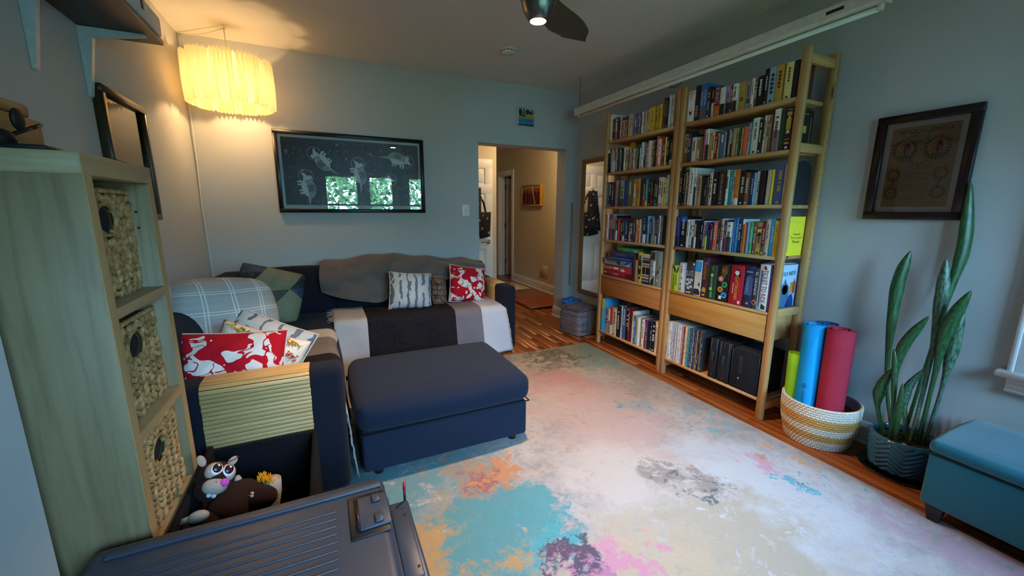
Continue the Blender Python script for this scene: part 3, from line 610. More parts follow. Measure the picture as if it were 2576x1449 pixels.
g = GL[4]; gpatch(g, 'picture', rect(0, .74, .98, .99), 'olive'); gpatch(g, 'animal', [(.2, .8), (.35, .95), (.6, .97), (.8, .85), (.6, .76), (.3, .76)], 'dark brown', .0016); gpatch(g, 'picture', [(.05, .01), (.95, .01), (.9, .3), (.6, .22), (.3, .15)], 'dark green'); gtext(g, 'Everdell', .52, .50, .15, .045, 'charcoal')
g = GL[5]; gpatch(g, 'bird', [(.15, .30), (.3, .4), (.45, .5), (.62, .56), (.75, .60), (.82, .55), (.68, .48), (.6, .40), (.5, .37), (.35, .36)], 'charcoal'); gpatch(g, 'bird_breast', [(.45, .46), (.62, .54), (.72, .57), (.74, .52), (.6, .44)], 'gold', .0016); gpatch(g, 'emblem', gd(.42, .18, .012, g), 'pale grey'); gtext(g, 'WINGSPAN', .55, .80, .05, .009, 'cream', True)
# flat stack of boxes
STK = [('crimson', 'flat red game box, lowest of the stack in the left bookcase', .022, (1.742, 1.315), .050), ('red', 'flat red game box second from bottom, white letter cubes on it', .018, (1.713, 1.318), .062), ('deep blue', 'flat blue party game box in the middle of the stack', .006, (1.733, 1.315), .060), ('indigo', 'flat purple game box second from top of the stack', .060, (1.690, 1.317), .067), ('green', 'flat green game box on top of the stack', .085, (1.665, 1.325), .043)]
zb = zg; SG = []
for i, (c_, l_, xf, (ya, yb), hh) in enumerate(STK):
    ya = min(ya, 1.733)
    t = thing('board_game_box', l_, 'game box', ((xf+.28)/2, (ya+yb)/2, zb), 'boxed games on the bookcases')
    bx('box_base', (xf+.003, yb+.003, zb), (.285, ya-.003, zb+hh*.5), INK['white' if i == 3 else c_], t, .001, 1); bx('box_lid', (xf, yb, zb+hh*.12), (.288, ya, zb+hh-.0004), INK[c_], t, .002, 1)
    SG.append((t, ya, ya-yb, hh, zb, xf)); zb += hh
gtext(SG[0], 'Scrabble', .44, .58, .09, .026, 'cream', True); gpatch(SG[0], 'price_label', rect(.04, .5, .10, .72), 'pale grey'); gpatch(SG[0], 'side_panel', rect(.78, .14, .99, .96), 'dark red')
gtext(SG[1], 'Rummikub', .17, .55, .11, .026, 'cream', True)
for q in range(4): gpatch(SG[1], 'letter_cube', rect(.36+q*.045, .38, .40+q*.045, .72), 'white')
gpatch(SG[1], 'mascot', [(.58, .3), (.63, .5), (.65, .75), (.66, .55), (.70, .55), (.72, .78), (.73, .5), (.78, .3), (.7, .18)], 'white')
gtext(SG[2], 'Tele', .12, .62, .055, .032, 'white', True); gtext(SG[2], 'strations', .365, .60, .13, .03, 'yellow', True); gtext(SG[2], '12 PLAYER', .745, .80, .07, .012, 'pale grey', True); gtext(SG[2], 'PARTY', .735, .58, .07, .016, 'pale yellow', True); gtext(SG[2], 'PACK', .725, .36, .06, .016, 'pale yellow', True)
gpatch(SG[2], 'tagline', rect(.08, .26, .55, .34), 'pale blue'); gpatch(SG[2], 'edge_stripe', rect(.0, .12, 1, .18), 'bright yellow'); gpatch(SG[2], 'paper_swirl', [(.80, .22), (.93, .22), (.99, .9), (.93, .5), (.86, .4)], 'pale grey')
gtext(SG[3], 'CRANIUM', .42, .62, .14, .024, 'tan', True); gpatch(SG[3], 'skyline', [(.0, .14), (.99, .14), (.99, .3), (.8, .45), (.7, .3), (.5, .35), (.3, .28), (.1, .4), (.0, .3)], 'deep blue')
gtext(SG[4], 'CODENAMES', .44, .6, .14, .016, 'lime', True); gpatch(SG[4], 'word_card', rect(.83, .2, .99, .7), 'pale grey'); gpatch(SG[4], 'picture', rect(.02, .14, .14, .95), 'dark brown')
# right case games
rlab = ['lime yellow game box with a blue megaphone mark, by the post', 'white game box with small coloured triangles', 'slate grey party game box with white word cards', 'pale blue game box with desert rider picture', 'maroon settlers game box, tallest on its shelf', 'dark green game box with pale vertical lettering', 'black game box with four coloured round badges', 'bright red word game box with white figure', 'dark navy game box between red and charcoal boxes', 'charcoal game box beside the white train game', 'white train game box with red lettering', 'thin purple box squeezed at the right post']
GR = [gbox(y, w_/1000, h/1000, zg, c_, l_) for (y, w_, h, c_), l_ in zip(GAMES['G5R'], rlab)]
g = GR[0]; gpatch(g, 'megaphone_mark', [(.1, .95), (.5, .72), (.6, .82), (.25, .99)], 'navy'); gpatch(g, 'megaphone_mark', [(.6, .72), (.9, .97), (.98, .88), (.78, .70)], 'navy'); gtext(g, 'reverse', .72, .45, .085, .016, 'dark green'); gtext(g, 'charades', .42, .36, .12, .020, 'dark green')
g = GR[1]
for u, v, c_ in ((.35, .87, 'coral'), (.4, .78, 'steel blue'), (.35, .70, 'brick red'), (.35, .5, 'dusty pink'), (.45, .48, 'lilac'), (.35, .28, 'navy'), (.4, .18, 'grey'), (.35, .11, 'dark teal')): gpatch(g, 'triangle', [(u-.12, v-.035), (u+.14, v-.01), (u-.08, v+.04)], c_)
gpatch(g, 'side_band', rect(.82, .01, .99, .99), 'pale blue')
g = GR[2]; gtext(g, 'SLATE', .5, .64, .065, .042, 'pale grey', True)
for u, v, r_ in ((.27, .44, .1), (.7, .45, -.15), (.52, .36, .05), (.25, .3, -.2), (.68, .24, .12), (.38, .19, -.1)):
    gpatch(g, 'word_card', [(u+a_*math.cos(r_)-b_*math.sin(r_)*.4, v+(a_*math.sin(r_)+b_*math.cos(r_))*.33) for a_, b_ in ((-.17, -.12), (.17, -.12), (.17, .12), (-.17, .12))], 'pale grey')
for u in (.2, .42, .62): gpatch(g, 'white_dot', gd(u, .06, .006, g, 10), 'white')
gpatch(g, 'corner_badge', gd(.86, .93, .008, g, 12), 'white')
g = GR[3]; gpatch(g, 'picture_sky', rect(.08, .5, .92, .96), 'sky blue'); gpatch(g, 'picture_sand', rect(.08, .2, .92, .68), 'cream', .0016); gpatch(g, 'picture_rock', [(.08, .04), (.92, .04), (.92, .12), (.7, .2), (.35, .21), (.08, .17)], 'dark brown', .002); gpatch(g, 'rider', [(.55, .3), (.7, .38), (.85, .40), (.85, .24), (.72, .3)], 'charcoal', .002); gpatch(g, 'badge', gd(.5, .88, .012, g), 'dusty pink', .0016)
g = GR[4]; gtext(g, 'Settlers', .55, .67, .125, .03, 'gold'); gpatch(g, 'picture', [(.2, .15), (.8, .13), (.85, .22), (.5, .27), (.2, .22)], 'gold'); gpatch(g, 'number', rect(.3, .05, .7, .085), 'yellow'); gpatch(g, 'emblem', gd(.6, .88, .018, g), 'indigo')
g = GR[5]; gpatch(g, 'label', rect(.38, .82, .6, .95), 'olive'); gpatch(g, 'label', rect(.38, .05, .6, .23), 'green'); gtext(g, 'QUACKIES', .46, .50, .12, .016, 'pale yellow'); gpatch(g, 'mark', gd(.46, .70, .012, g, 12), 'lime'); gpatch(g, 'mark', gd(.42, .30, .012, g, 12), 'lime')
g = GR[6]; gtext(g, 'THE BIG', .78, .83, .05, .014, 'gold'); gtext(g, 'TABOO', .55, .80, .085, .032, 'ochre')
for u, v, c_ in ((.34, .60, 'coral'), (.68, .46, 'green'), (.36, .32, 'ochre'), (.70, .18, 'sky blue')): gpatch(g, 'round_badge', gd(u, v, .021, g), c_); gpatch(g, 'badge_figure', gd(u, v, .010, g, 8), 'pale grey' if c_ == 'coral' else 'dark green' if c_ == 'green' else 'brown' if c_ == 'ochre' else 'deep blue', .0018)
gpatch(g, 'maker_mark', rect(.28, .06, .5, .15), 'white')
g = GR[7]; gtext(g, 'THE GAME OF', .72, .50, .085, .010, 'orange'); gtext(g, 'SCATTERGORIES', .52, .44, .165, .022, 'yellow'); gpatch(g, 'fine_print', rect(.26, .28, .29, .55), 'white'); gpatch(g, 'figure', [(.32, .82), (.42, .87), (.62, .86), (.66, .79), (.56, .75), (.42, .76)], 'white'); gpatch(g, 'figure_outline', [(.3, .74), (.5, .70), (.78, .73), (.70, .85), (.6, .90), (.4, .89)], 'black', .0006); gpatch(g, 'maker_mark', rect(.72, .04, .86, .11), 'white')
g = GR[8]; gpatch(g, 'picture', [(.1, .3), (.95, .3), (.9, .7), (.6, .8), (.3, .7)], 'slate blue'); gtext(g, 'CONCEPT', .4, .55, .11, .016, 'light blue'); gpatch(g, 'moon', gd(.55, .10, .008, g), 'gold')
for u in (.3, .55, .75): gpatch(g, 'pale_dot', gd(u, .86, .005, g, 8), 'pale grey')
g = GR[9]; gtext(g, 'EL GRANDE', .55, .62, .15, .016, 'white'); gpatch(g, 'round_badge', gd(.5, .16, .014, g), 'cream'); gpatch(g, 'badge_figure', gd(.5, .16, .011, g), 'dark red', .0018)
g = GR[10]; gtext(g, 'TICKET TO RIDE', .60, .53, .21, .032, 'dark red'); gpatch(g, 'train_strip', [(.14, .1), (.3, .08), (.34, .85), (.18, .88)], 'steel blue'); gpatch(g, 'signal_mark', [(.42, .90), (.7, .88), (.62, .95), (.5, .98), (.42, .95)], 'crimson'); gpatch(g, 'locomotive', [(.45, .04), (.85, .03), (.88, .1), (.7, .13), (.5, .16)], 'dark green'); gpatch(g, 'blue_tag', rect(.1, .02, .3, .09), 'sky blue')
# its picture side shows through the end of the case
t, y, w_, h, z, xf = GR[11]; yv = y-w_-.0012
cvx = bx('picture_side', (.06, yv, z+.003), (.258, yv+.001, z+h-.003), INK['pale blue'], GR[11][0])
def side_poly(nm, pts, col): k = MB(); k.poly([(.06+.198*u, yv-.0009, z+h*v) for u, v in pts], (0, .001, 0)); return k.build(nm, INK[col], cvx)
text('TO RIDE', (.175, yv-.0014, z+h*.80), (1, 0, .08), (0, 0, 1), .13, .026, INK['navy'], cvx, 'title')
side_poly('locomotive', [(.1, .05), (.6, .05), (.68, .3), (.66, .5), (.5, .6), (.42, .7), (.36, .6), (.2, .52), (.12, .35)], 'steel blue'); side_poly('boiler_front', disc(.45, .45, .15, .11), 'grey'); side_poly('figure', [(.55, .05), (.95, .05), (.95, .2), (.85, .35), (.72, .32), (.62, .2)], 'deep blue'); side_poly('figure', [(.85, .35), (.97, .35), (.97, .58), (.9, .68), (.83, .55)], 'brick red'); side_poly('gold_sky', [(.7, .35), (.83, .38), (.83, .62), (.7, .6)], 'ochre'); side_poly('blue_tag', rect(.02, .03, .28, .1), 'sky blue')
# ---------------------------------------------------------------- records and black cases on the lowest right shelf
z = SZ[5]; y = .842; n_lp = 46
LPC = ['beige', 'tan', 'cream', 'beige', 'white', 'white', 'pale blue', 'pale grey', 'pale grey', 'lilac', 'grey', 'white', 'pale grey', 'charcoal', 'pale grey', 'white', 'cream', 'pale grey', 'white', 'pale grey', 'lilac', 'pale grey', 'brick red', 'dark red', 'cream', 'pale yellow', 'pale grey', 'grey', 'light blue', 'teal', 'steel blue', 'dark teal', 'steel blue', 'dark teal', 'pale grey', 'navy', 'navy', 'indigo', 'charcoal', 'tan', 'black', 'charcoal', 'black', 'grey', 'black', 'charcoal']
for i in range(n_lp):
    w_ = random.uniform(.0062, .0088) if i else .009
    hh = .315+random.uniform(-.002, .003); xf = .006+random.uniform(0, .006); k = MB(); c_ = LPC[i]
    k.box((xf, y-w_+.0004, z), (xf+.268, y-.0004, z+hh)); mats = [cmat(c_), cmat(random.choice(('charcoal', 'grey', 'white', 'steel blue')) if c_ in LIGHT else random.choice(('pale grey', 'tan', 'grey')))]
    zz = z+.02
    while zz < z+hh-.03:
        l_ = random.uniform(.004, .03)
        if random.random() < .55: k.box((xf-.0005, y-w_*.68, zz), (xf+.001, y-w_*.32, zz+l_), 0, 1, 1)
        zz += l_+random.uniform(.004, .03)
    o = tag(k.build('vinyl_record', mats), '%s record sleeve, %s from left among the records on the lowest shelf' % (c_, ordw(i+1)), 'record', 'vinyl records')
    bx('sleeve_opening', (xf+.2681, y-w_*.7, z+.004), (xf+.2685, y-w_*.3, z+hh-.004), cmat('black'), o)
    y -= w_
BLKF = fabric('16171a', '24262c', 300); BLKH = plain('1a1c22', .4)
def case(name, y, w_, h, label, kind):
    t = thing(name, label, 'case', (.14, y-w_/2, z)); bx('body', (.0, y-w_+.001, z), (.262, y-.001, z+h), BLKF if kind == 2 else BLKH, t, .010, 2)
    ym = y-w_/2
    if kind < 2:
        for q in (-.32, .32): bx('edge_rib', (-.004, ym+q*w_-.006, z+.004), (.004, ym+q*w_+.006, z+h-.004), BLKH, t, .003, 1)
        bx('handle', (-.012, ym-.012, z+h*.42), (-.002, ym+.012, z+h*.68), plain('25282e', .5), t, .004, 2)
        for zz in (.08, .9): bx('rivet', (-.003, ym-.004, z+h*zz), (.001, ym+.004, z+h*zz+.008), NICKEL, t, .002, 1)
    else:
        bx('handle_strap', (-.006, ym-.016+.03, z+h*.40), (0, ym+.016+.03, z+h*.86), fabric('202225', '2e3238'), t, .004, 2); bx('zip_pull', (-.004, ym+.03, z+h*.25), (0, ym+.045, z+h*.31), NICKEL, t, .002, 1)
        for q in (-1, 1): bx('piping', (-.003, ym+q*(w_/2-.006)-.003, z+.005), (.003, ym+q*(w_/2-.006)+.003, z+h-.005), BLKH, t, .002, 1)
        bx('flap', (.005, ym-w_*.46, z+h-.004), (.25, ym+w_*.46, z+h+.006), fabric('202225', '2e3238'), t, .005, 2)
case('record_case', .4285, .068, .305, 'slim black hard case beside the records', 0)
case('record_case', .358, .100, .302, 'wider black ribbed hard case with rivets beside the cube', 1)
case('storage_cube', .250, .20, .285, 'black fabric cube with strap handle at the right post', 2)
# arched black bookend and propped pictures at the near end of the third shelf
k = MB(); pts = [(.075, SZ[2])]+[(.165+.09*math.cos(PI-q*PI/14), SZ[2]+.19+.075*math.sin(q*PI/14)) for q in range(15)]+[(.255, SZ[2])]
k.poly([(p, .0495, q) for p, q in pts], (0, -.0035, 0)); tag(k.build('arched_bookend', plain('1c2127', .5)), 'black arched bookend at the near end of the third shelf', 'bookend')
k = MB(); k.box((.05, .047, SZ[2]), (.072, .0489, SZ[2]+.2))
o = tag(k.build('postcard', cmat('white')), 'narrow card with blue and yellow print beside the arched bookend', 'card')
bx('print_band', (.0505, .0465, SZ[2]+.002), (.0715, .0471, SZ[2]+.045), cmat('bright yellow'), o); bx('print_band', (.0505, .0465, SZ[2]+.06), (.0715, .0471, SZ[2]+.15), cmat('steel blue'), o)
k = MB(); k.box((.05, .0462, SZ[1]), (.20, .0492, SZ[1]+.23))
o = tag(k.build('book_cover', cmat('black')), 'black book cover with gold line frame at the end of the second shelf', 'book')
k = MB()
for a_, b_ in (((.175, SZ[1]+.01), (.179, SZ[1]+.19)), ((.06, SZ[1]+.205), (.15, SZ[1]+.209))): k.box((a_[0], .0456, a_[1]), (b_[0], .0463, b_[1]))
k.build('gold_frame', cmat('gold'), o); bx('title_block', (.09, .0456, SZ[1]+.10), (.14, .0463, SZ[1]+.14), cmat('gold'), o)
# small extras standing above the book rows
k = MB(); k.poly([(.03, .81, SZ[2]+.262), (.03, .775, SZ[2]+.262), (.03, .77, SZ[2]+.29), (.03, .80, SZ[2]+.285)], (.02, 0, 0)); tag(k.build('sticky_note', cmat('green')), 'small green note on top of the black books, third shelf', 'note')
k = MB(); k.ell((.10, 1.49, SZ[1]+.205), (.05, .045, .03)); k.ell((.10, 1.49, SZ[1]+.235), (.03, .028, .022)); tag(k.build('yellow_toy', cmat('mustard')), 'small yellow rubber toy lying on books, second shelf of left bookcase', 'toy')

# ================================================================ corner sofa
NAVY = fabric('0e1017', '191c27', 420, .92, .35, .3, .03)
SOFA_G = (-2.4, 1.6, 0)
so = thing('corner_sofa', 'black-blue fabric corner sofa along the two walls', 'sofa', (-2.6, 1.9, 0))
LX0, LX1 = XL+.012, -2.475           # left section depth
AY0, AY1 = .372, .522                # near arm
SY0, SY1 = 1.835, YB-.012            # far section depth
AX0, AX1 = -1.045, -.90              # right arm
def cushion(name, a, b, bv=.05, puff=.02, parent=so, mat=NAVY, seed=0):
    """soft box: rounded edges and a slight crown"""
    k = MB(); k.box(a, b, bv, 4); c = Vector([(a[i]+b[i])/2 for i in range(3)]); d = Vector([abs(b[i]-a[i])/2 for i in range(3)])
    bmesh.ops.subdivide_edges(k.bm, edges=[e for e in k.bm.edges if e.calc_length() > .15], cuts=4, use_grid_fill=True)
    for v in k.bm.verts:
        q = [(v.co[i]-c[i])/d[i] for i in range(3)]
        for i in range(3):
            w_ = 1
            for j in range(3):
                if j != i: w_ *= max(0, 1-abs(q[j])**2.5)
            v.co[i] += math.copysign(puff*w_*abs(q[i]), q[i])+.003*w_*math.sin(9*v.co[(i+1) % 3]+seed)*math.sin(7*v.co[(i+2) % 3]+seed*2)
    for f in k.bm.faces: f.smooth = True
    return k.build(name, mat, parent)
bx('base_frame', (LX0, AY1, .045), (LX1-.02, SY1, .27), NAVY, so, .015, 3); bx('base_frame', (LX1-.03, SY0+.03, .045), (AX0, SY1, .27), NAVY, so, .015, 3)
k = MB(); k.box((LX0, AY0, .04), (LX1, AY1, .655), .035, 4); k.build('armrest', NAVY, so)
k = MB(); k.box((AX0, SY0, .04), (AX1, SY1, .655), .035, 4); k.build('armrest', NAVY, so)
k = MB(); k.box((LX0, AY1, .27), (LX0+.17, SY1, .70), .03, 3); k.build('backrest', NAVY, so)
k = MB(); k.box((LX0+.17, SY1-.17, .27), (AX0, SY1, .70), .03, 3); k.build('backrest', NAVY, so)
cushion('seat_cushion', (LX0+.17, AY1+.005, .27), (LX1+.005, 1.70, .455), .055, .012, seed=1); cushion('seat_cushion', (LX0+.17, 1.705, .27), (LX1-.01, SY1-.17, .455), .05, .012, seed=2)
cushion('seat_cushion', (LX1-.005, SY0, .27), (-1.765, SY1-.17, .455), .055, .012, seed=3); cushion('seat_cushion', (-1.76, SY0, .27), (AX0-.003, SY1-.17, .455), .055, .012, seed=4)
def back_cushion(a, b, lean, seed):
    o = cushion('back_cushion', a, b, .06, .02, seed=seed)
    for v in o.data.vertices:
        f = (v.co.z-.45)/.4
        v.co.x += lean[0]*f; v.co.y += lean[1]*f
    return o
back_cushion((LX0+.16, AY1+.02, .45), (LX0+.36, 1.48, .83), (-.10, 0), 5); back_cushion((LX0+.16, 1.49, .45), (LX0+.36, SY1-.02, .82), (-.10, 0), 6)
back_cushion((-3.05, SY1-.37, .45), (-2.455, SY1-.16, .835), (0, .11), 7); back_cushion((-2.45, SY1-.37, .45), (-1.76, SY1-.16, .84), (0, .11), 8); back_cushion((-1.755, SY1-.37, .45), (AX0-.01, SY1-.16, .80), (0, .11), 9)
for x_, y_ in ((LX1-.08, AY0+.07), (LX0+.08, AY0+.07), (AX1-.07, SY0+.06), (AX1-.07, SY1-.06), (LX1-.08, 1.75)):
    k = MB(); k.lathe([(.022, 0), (.026, .045)], (x_, y_, 0), 12); k.build('foot', BLACKM, so)
# ottoman with storage lid
ot = thing('storage_ottoman', 'dark navy upholstered storage ottoman standing on the rug', 'ottoman', (-1.96, .77, 0))
OT = fabric('141a29', '20283a', 420, .9, .35, .3, .04)
bx('body', (-2.415, .435, .05), (-1.505, 1.115, .262), OT, ot, .018, 3)
cushion('lid_cushion', (-2.43, .415, .266), (-1.49, 1.13, .425), .055, .018, ot, OT, 3)
k = MB(); k.tube([(-2.42, .425, .266), (-1.497, .425, .266), (-1.497, 1.12, .266), (-2.42, 1.12, .266)], .004, 6, True); k.build('seam_piping', plain('0b0e16', .9), ot)
for x_, y_ in ((-1.575, .49), (-2.34, .49), (-1.575, 1.05), (-2.34, 1.05)):
    k = MB(); k.lathe([(.022, .0125), (.027, .052)], (x_, y_, 0), 14); k.build('foot', BLACKM, ot)
# bamboo arm trays: rows of slats bent over the arms
BAM = wood('c29a5e', 'd0aa70', 'a27c44', 'X', 55, .42, .10, bump=.02); BAMY = wood('c29a5e', 'd0aa70', 'a27c44', 'Y', 55, .42, .10)
BAML = wood('b3945f', 'bf9f6c', '967848', 'X', 55, .5, .10, bump=.02)
def slat(parent, c, along, across, nrm, L_, w_, mat, th=.0045):
    U, V, W_ = Vector(along), Vector(across), Vector(nrm); Mx = Matrix((U, V, W_)).transposed().to_4x4(); Mx.translation = Vector(c)
    k = MB(); k.box((-L_/2, -w_/2, 0), (L_/2, w_/2, th), .0012, 1, 0, Mx); return k.build('slat', mat, parent)
def arm_tray(label, x0, x1, near):
    """near: over the near arm (slats along X, folding down the camera side)"""
    t = thing('bamboo_arm_tray', label, 'arm tray', ((x0+x1)/2, AY0, .655), 'bamboo trays on the sofa arms')
    ym = (AY0+AY1)/2; L_ = x1-x0; xm = (x0+x1)/2; r_ = .035; pw_ = .0185; n_back, n_top = 5, 5
    for i in range(n_top):
        y_ = AY1-r_+.004-(i+.5)*(AY1-AY0-2*r_+.008)/n_top
        slat(t, (xm, y_, .6555), (1, 0, 0), (0, 1, 0), (0, 0, 1), L_, (AY1-AY0-2*r_+.008)/n_top-.0012, BAM)
    for i in range(3):
        a_ = (i+.5)*PI/6
        slat(t, (xm, AY0+r_-(r_+.0005)*math.sin(a_), .655-r_+(r_+.0005)*math.cos(a_)), (1, 0, 0), (0, math.cos(a_), math.sin(a_)), (0, -math.sin(a_), math.cos(a_)), L_, .0175, BAM)
    for i in range(17): slat(t, (xm+random.uniform(-.0015, .0015), AY0-.0005, .655-r_-(i+.5)*pw_), (1, 0, 0), (0, 0, 1), (0, -1, 0), L_, pw_-.0012, BAML)
    for i in range(4): slat(t, (xm, AY1+.0005, .655-r_-(i+.5)*pw_), (-1, 0, 0), (0, 0, 1), (0, 1, 0), L_, pw_-.0012, BAM)
    k = MB(); k.box((x0+.01, AY0-.001, .655-r_-17*pw_), (x1-.01, AY0-.0003, .655-r_)); k.build('felt_backing', plain('3a3028', .95), t)
    return t
arm_tray('pale bamboo slat tray folded over the near sofa arm', -3.005, -2.612, True)
t = thing('bamboo_arm_tray', 'bamboo slat tray over the far right sofa arm', 'arm tray', (AX0, 2.3, .655), 'bamboo trays on the sofa arms')
r_ = .035
for i in range(5): slat(t, (AX0+r_-.004+(i+.5)*(AX1-AX0-2*r_+.008)/5, 2.20, .6555), (0, 1, 0), (1, 0, 0), (0, 0, 1), .36, (AX1-AX0-2*r_+.008)/5-.0012, BAMY)
for i in range(3):
    a_ = (i+.5)*PI/6; slat(t, (AX0+r_-(r_+.0005)*math.sin(a_), 2.20, .655-r_+(r_+.0005)*math.cos(a_)), (0, -1, 0), (math.cos(a_), 0, math.sin(a_)), (-math.sin(a_), 0, math.cos(a_)), .36, .0175, BAMY)
for i in range(14): slat(t, (AX0-.0005, 2.20, .655-r_-(i+.5)*.0185), (0, -1, 0), (0, 0, 1), (-1, 0, 0), .36, .0173, BAMY)
# ---------------------------------------------------------------- throws
def stripes(name, stops, uvaxis=0):
    n = N(name, .95, 0, .1); c = n.co('UV'); u = n.sep(c)[uvaxis]
    col = n.ramp(u, stops, 'CONSTANT'); o = n.co(); f = n.noise(o, 260, 2); wv = n.wave(n.co('UV', (1, 1, 1)), 160, .6, 'Y' if uvaxis == 0 else 'X')
    n.base(n.mix(n.math('MULTIPLY', f, .6), col, n.mix(.5, col, 'ffffff', 'MULTIPLY'))); n.base(n.mix(n.math('MULTIPLY', n.ramp(f, [(.55, 0.0), (.8, 1.0)]), .25), col, '8a8688'))
    n.bump(n.math('ADD', f, n.math('MULTIPLY', n.noise(o, 25, 2), 1.2)), .5, .004); return n.m
def drape(s, pts):
    """point on a polyline by fraction of its length"""
    L_ = [0]
    for p, q in zip(pts, pts[1:]): L_.append(L_[-1]+(Vector(q)-Vector(p)).length)
    d = s*L_[-1]
    for i in range(len(pts)-1):
        if d <= L_[i+1] or i == len(pts)-2:
            f = (d-L_[i])/(L_[i+1]-L_[i]); return Vector(pts[i]).lerp(Vector(pts[i+1]), f)
def arc(c, r_, a0, a1, n=6): return [(c[0]+r_*math.cos(a0+(a1-a0)*q/n), c[1]+r_*math.sin(a0+(a1-a0)*q/n)) for q in range(n+1)]
TH1 = stripes('mat_throw_far', [(0, 'a7a49f'), (.165, '17161a'), (.66, '17161a'), (.665, '66626a'), (.83, '66626a'), (.835, 'a9adb6')])
prof = [(2.34, .475), (2.1, .483), (1.90, .482)]+arc((1.885, .42), .062, PI/2, PI, 6)+[(1.812, .30), (1.808, .16), (1.80, .035)]
t = thing('striped_throw', 'striped grey and black woven throw over the far sofa seat', 'blanket', (-1.75, 1.9, .46), 'striped throws on the sofa seats')
def th_far(u, v):
    p = drape(v, prof); x_ = -2.49+u*(1.475); dn = max(0, .45-p[1])/.4
    wob = .006*math.sin(u*31+p[1]*9)+.010*dn*math.sin(u*22+1)
    x_ += .03*dn*(1 if u > .97 else 0)+(.03*u*u*dn)
    seam = .012*math.exp(-((x_+1.762)/.02)**2)
    back = .02*math.sin(u*9+.6)*(1-v) if v < .3 else 0
    return (x_, p[0]-(wob if v > .4 else 0)+back, p[1]+.002*math.sin(u*40)-(seam if v < .45 else 0)+(seam*0))
k = MB(); k.grid(th_far, 70, 46, 0, .006); k.build('cloth', TH1, t)
def fringe(parent, ends, mat, L_=.05, name='fringe'):
    k = MB()
    for p, d in ends:
        p, d = Vector(p), Vector(d); j = [random.uniform(-.006, .006) for _ in range(6)]
        k.tube([p, p+d*L_*.5+Vector(j[:3]), p+d*L_*random.uniform(.8, 1.15)+Vector(j[3:])], [.0022, .0018, .0012], 4)
    return stuff(k.build(name, mat, parent))
FR = fabric('a9a49c', 'c4c0b8', 300)
fringe(t, [(th_far(0, v), (-1, -.1, -.25 if v < .45 else -.1)) for v in [q/26 for q in range(1, 14)]], FR)
fringe(t, [(Vector(th_far(1, v))+Vector((0, -.004, 0)), (.25, -.15, -1)) for v in [.55+q*.45/26 for q in range(27)]], FR, .055)
TH2 = stripes('mat_throw_near', [(0, 'a7a49f'), (.12, '1a1717'), (.50, '1a1717'), (.505, '6a625f'), (.80, '6a625f'), (.805, 'aaa59b')])
prof2 = [(-3.02, .475), (-2.8, .482), (-2.56, .481)]+arc((-2.545, .415), .066, PI/2, 0, 6)+[(-2.467, .30), (-2.463, .2), (-2.452, .07)]
t = thing('striped_throw', 'striped grey and black woven throw over the near sofa seat', 'blanket', (-2.7, 1.1, .46), 'striped throws on the sofa seats')
def th_near(u, v):
    p = drape(v, prof2); y_ = .535+u*1.13; dn = max(0, .45-p[1])/.4
    return (p[0]+.008*dn*math.sin(u*26+2)+.004*math.sin(u*15), y_-.04*dn*(1-u), p[1]+.002*math.sin(u*33)+.004*math.sin(v*9+u*4))
k = MB(); k.grid(th_near, 54, 44, 0, .006); k.build('cloth', TH2, t)
fringe(t, [(Vector(th_near(0, v)), (.05, -.25, -1)) for v in [.55+q*.45/22 for q in range(23)]], FR, .06)
# brown fleece blanket over the far backrest
FLE = fabric('554841', '786a60', 160, 1, .6, .45, .15)
pf = [(SY1-.01, .62), (SY1-.012, .80), (SY1-.03, .845), (SY1-.09, .872), (SY1-.17, .868), (SY1-.255, .83), (SY1-.31, .75), (SY1-.36, .62), (SY1-.40, .52)]
def fleece(u, v):
    lim = .78+.22*smooth01(1-abs(u-.28)*2.2)-.12*(1 if u > .85 else 0)*smooth01((u-.85)/.15)
    p = drape(v*lim, pf); x_ = -2.52+u*1.50
    hump = .045*math.exp(-((u-.36)/.2)**2)-.06*smooth01((u-.6)/.4)+.02*math.exp(-((u-.9)/.07)**2)
    up = smooth01((p[1]-.55)/.25)
    fold = .016*math.sin(u*19+v*7+1.5*math.sin(v*5))+.012*math.sin(u*37-v*11)+.02*math.sin((u*1.2+v*1.6)*8)*(.4+v)
    y_ = p[0]-.012-abs(fold)*(1 if p[0] < SY1-.1 else .1); z_ = p[1]+hump*up+.006*math.sin(u*29+v*3)
    return (x_+.02*math.sin(v*6+u*3)-.03*v*(1-u), min(y_, YB-.006), z_+.012)
t = thing('fleece_blanket', 'rumpled taupe fleece blanket over the back of the sofa', 'blanket', (-1.77, 2.5, .7))
k = MB(); k.grid(fleece, 80, 44, 0, .012); k.build('cloth', FLE, t)
k = MB(); k.tube([fleece(u/60, 1) for u in range(61)], .008, 6); k.build('hem', FLE, t)
k = MB(); k.tube([Vector(fleece(0, v/30))+Vector((-.003, -.004, 0)) for v in range(8, 31)], .007, 6); k.build('hem', FLE, t)
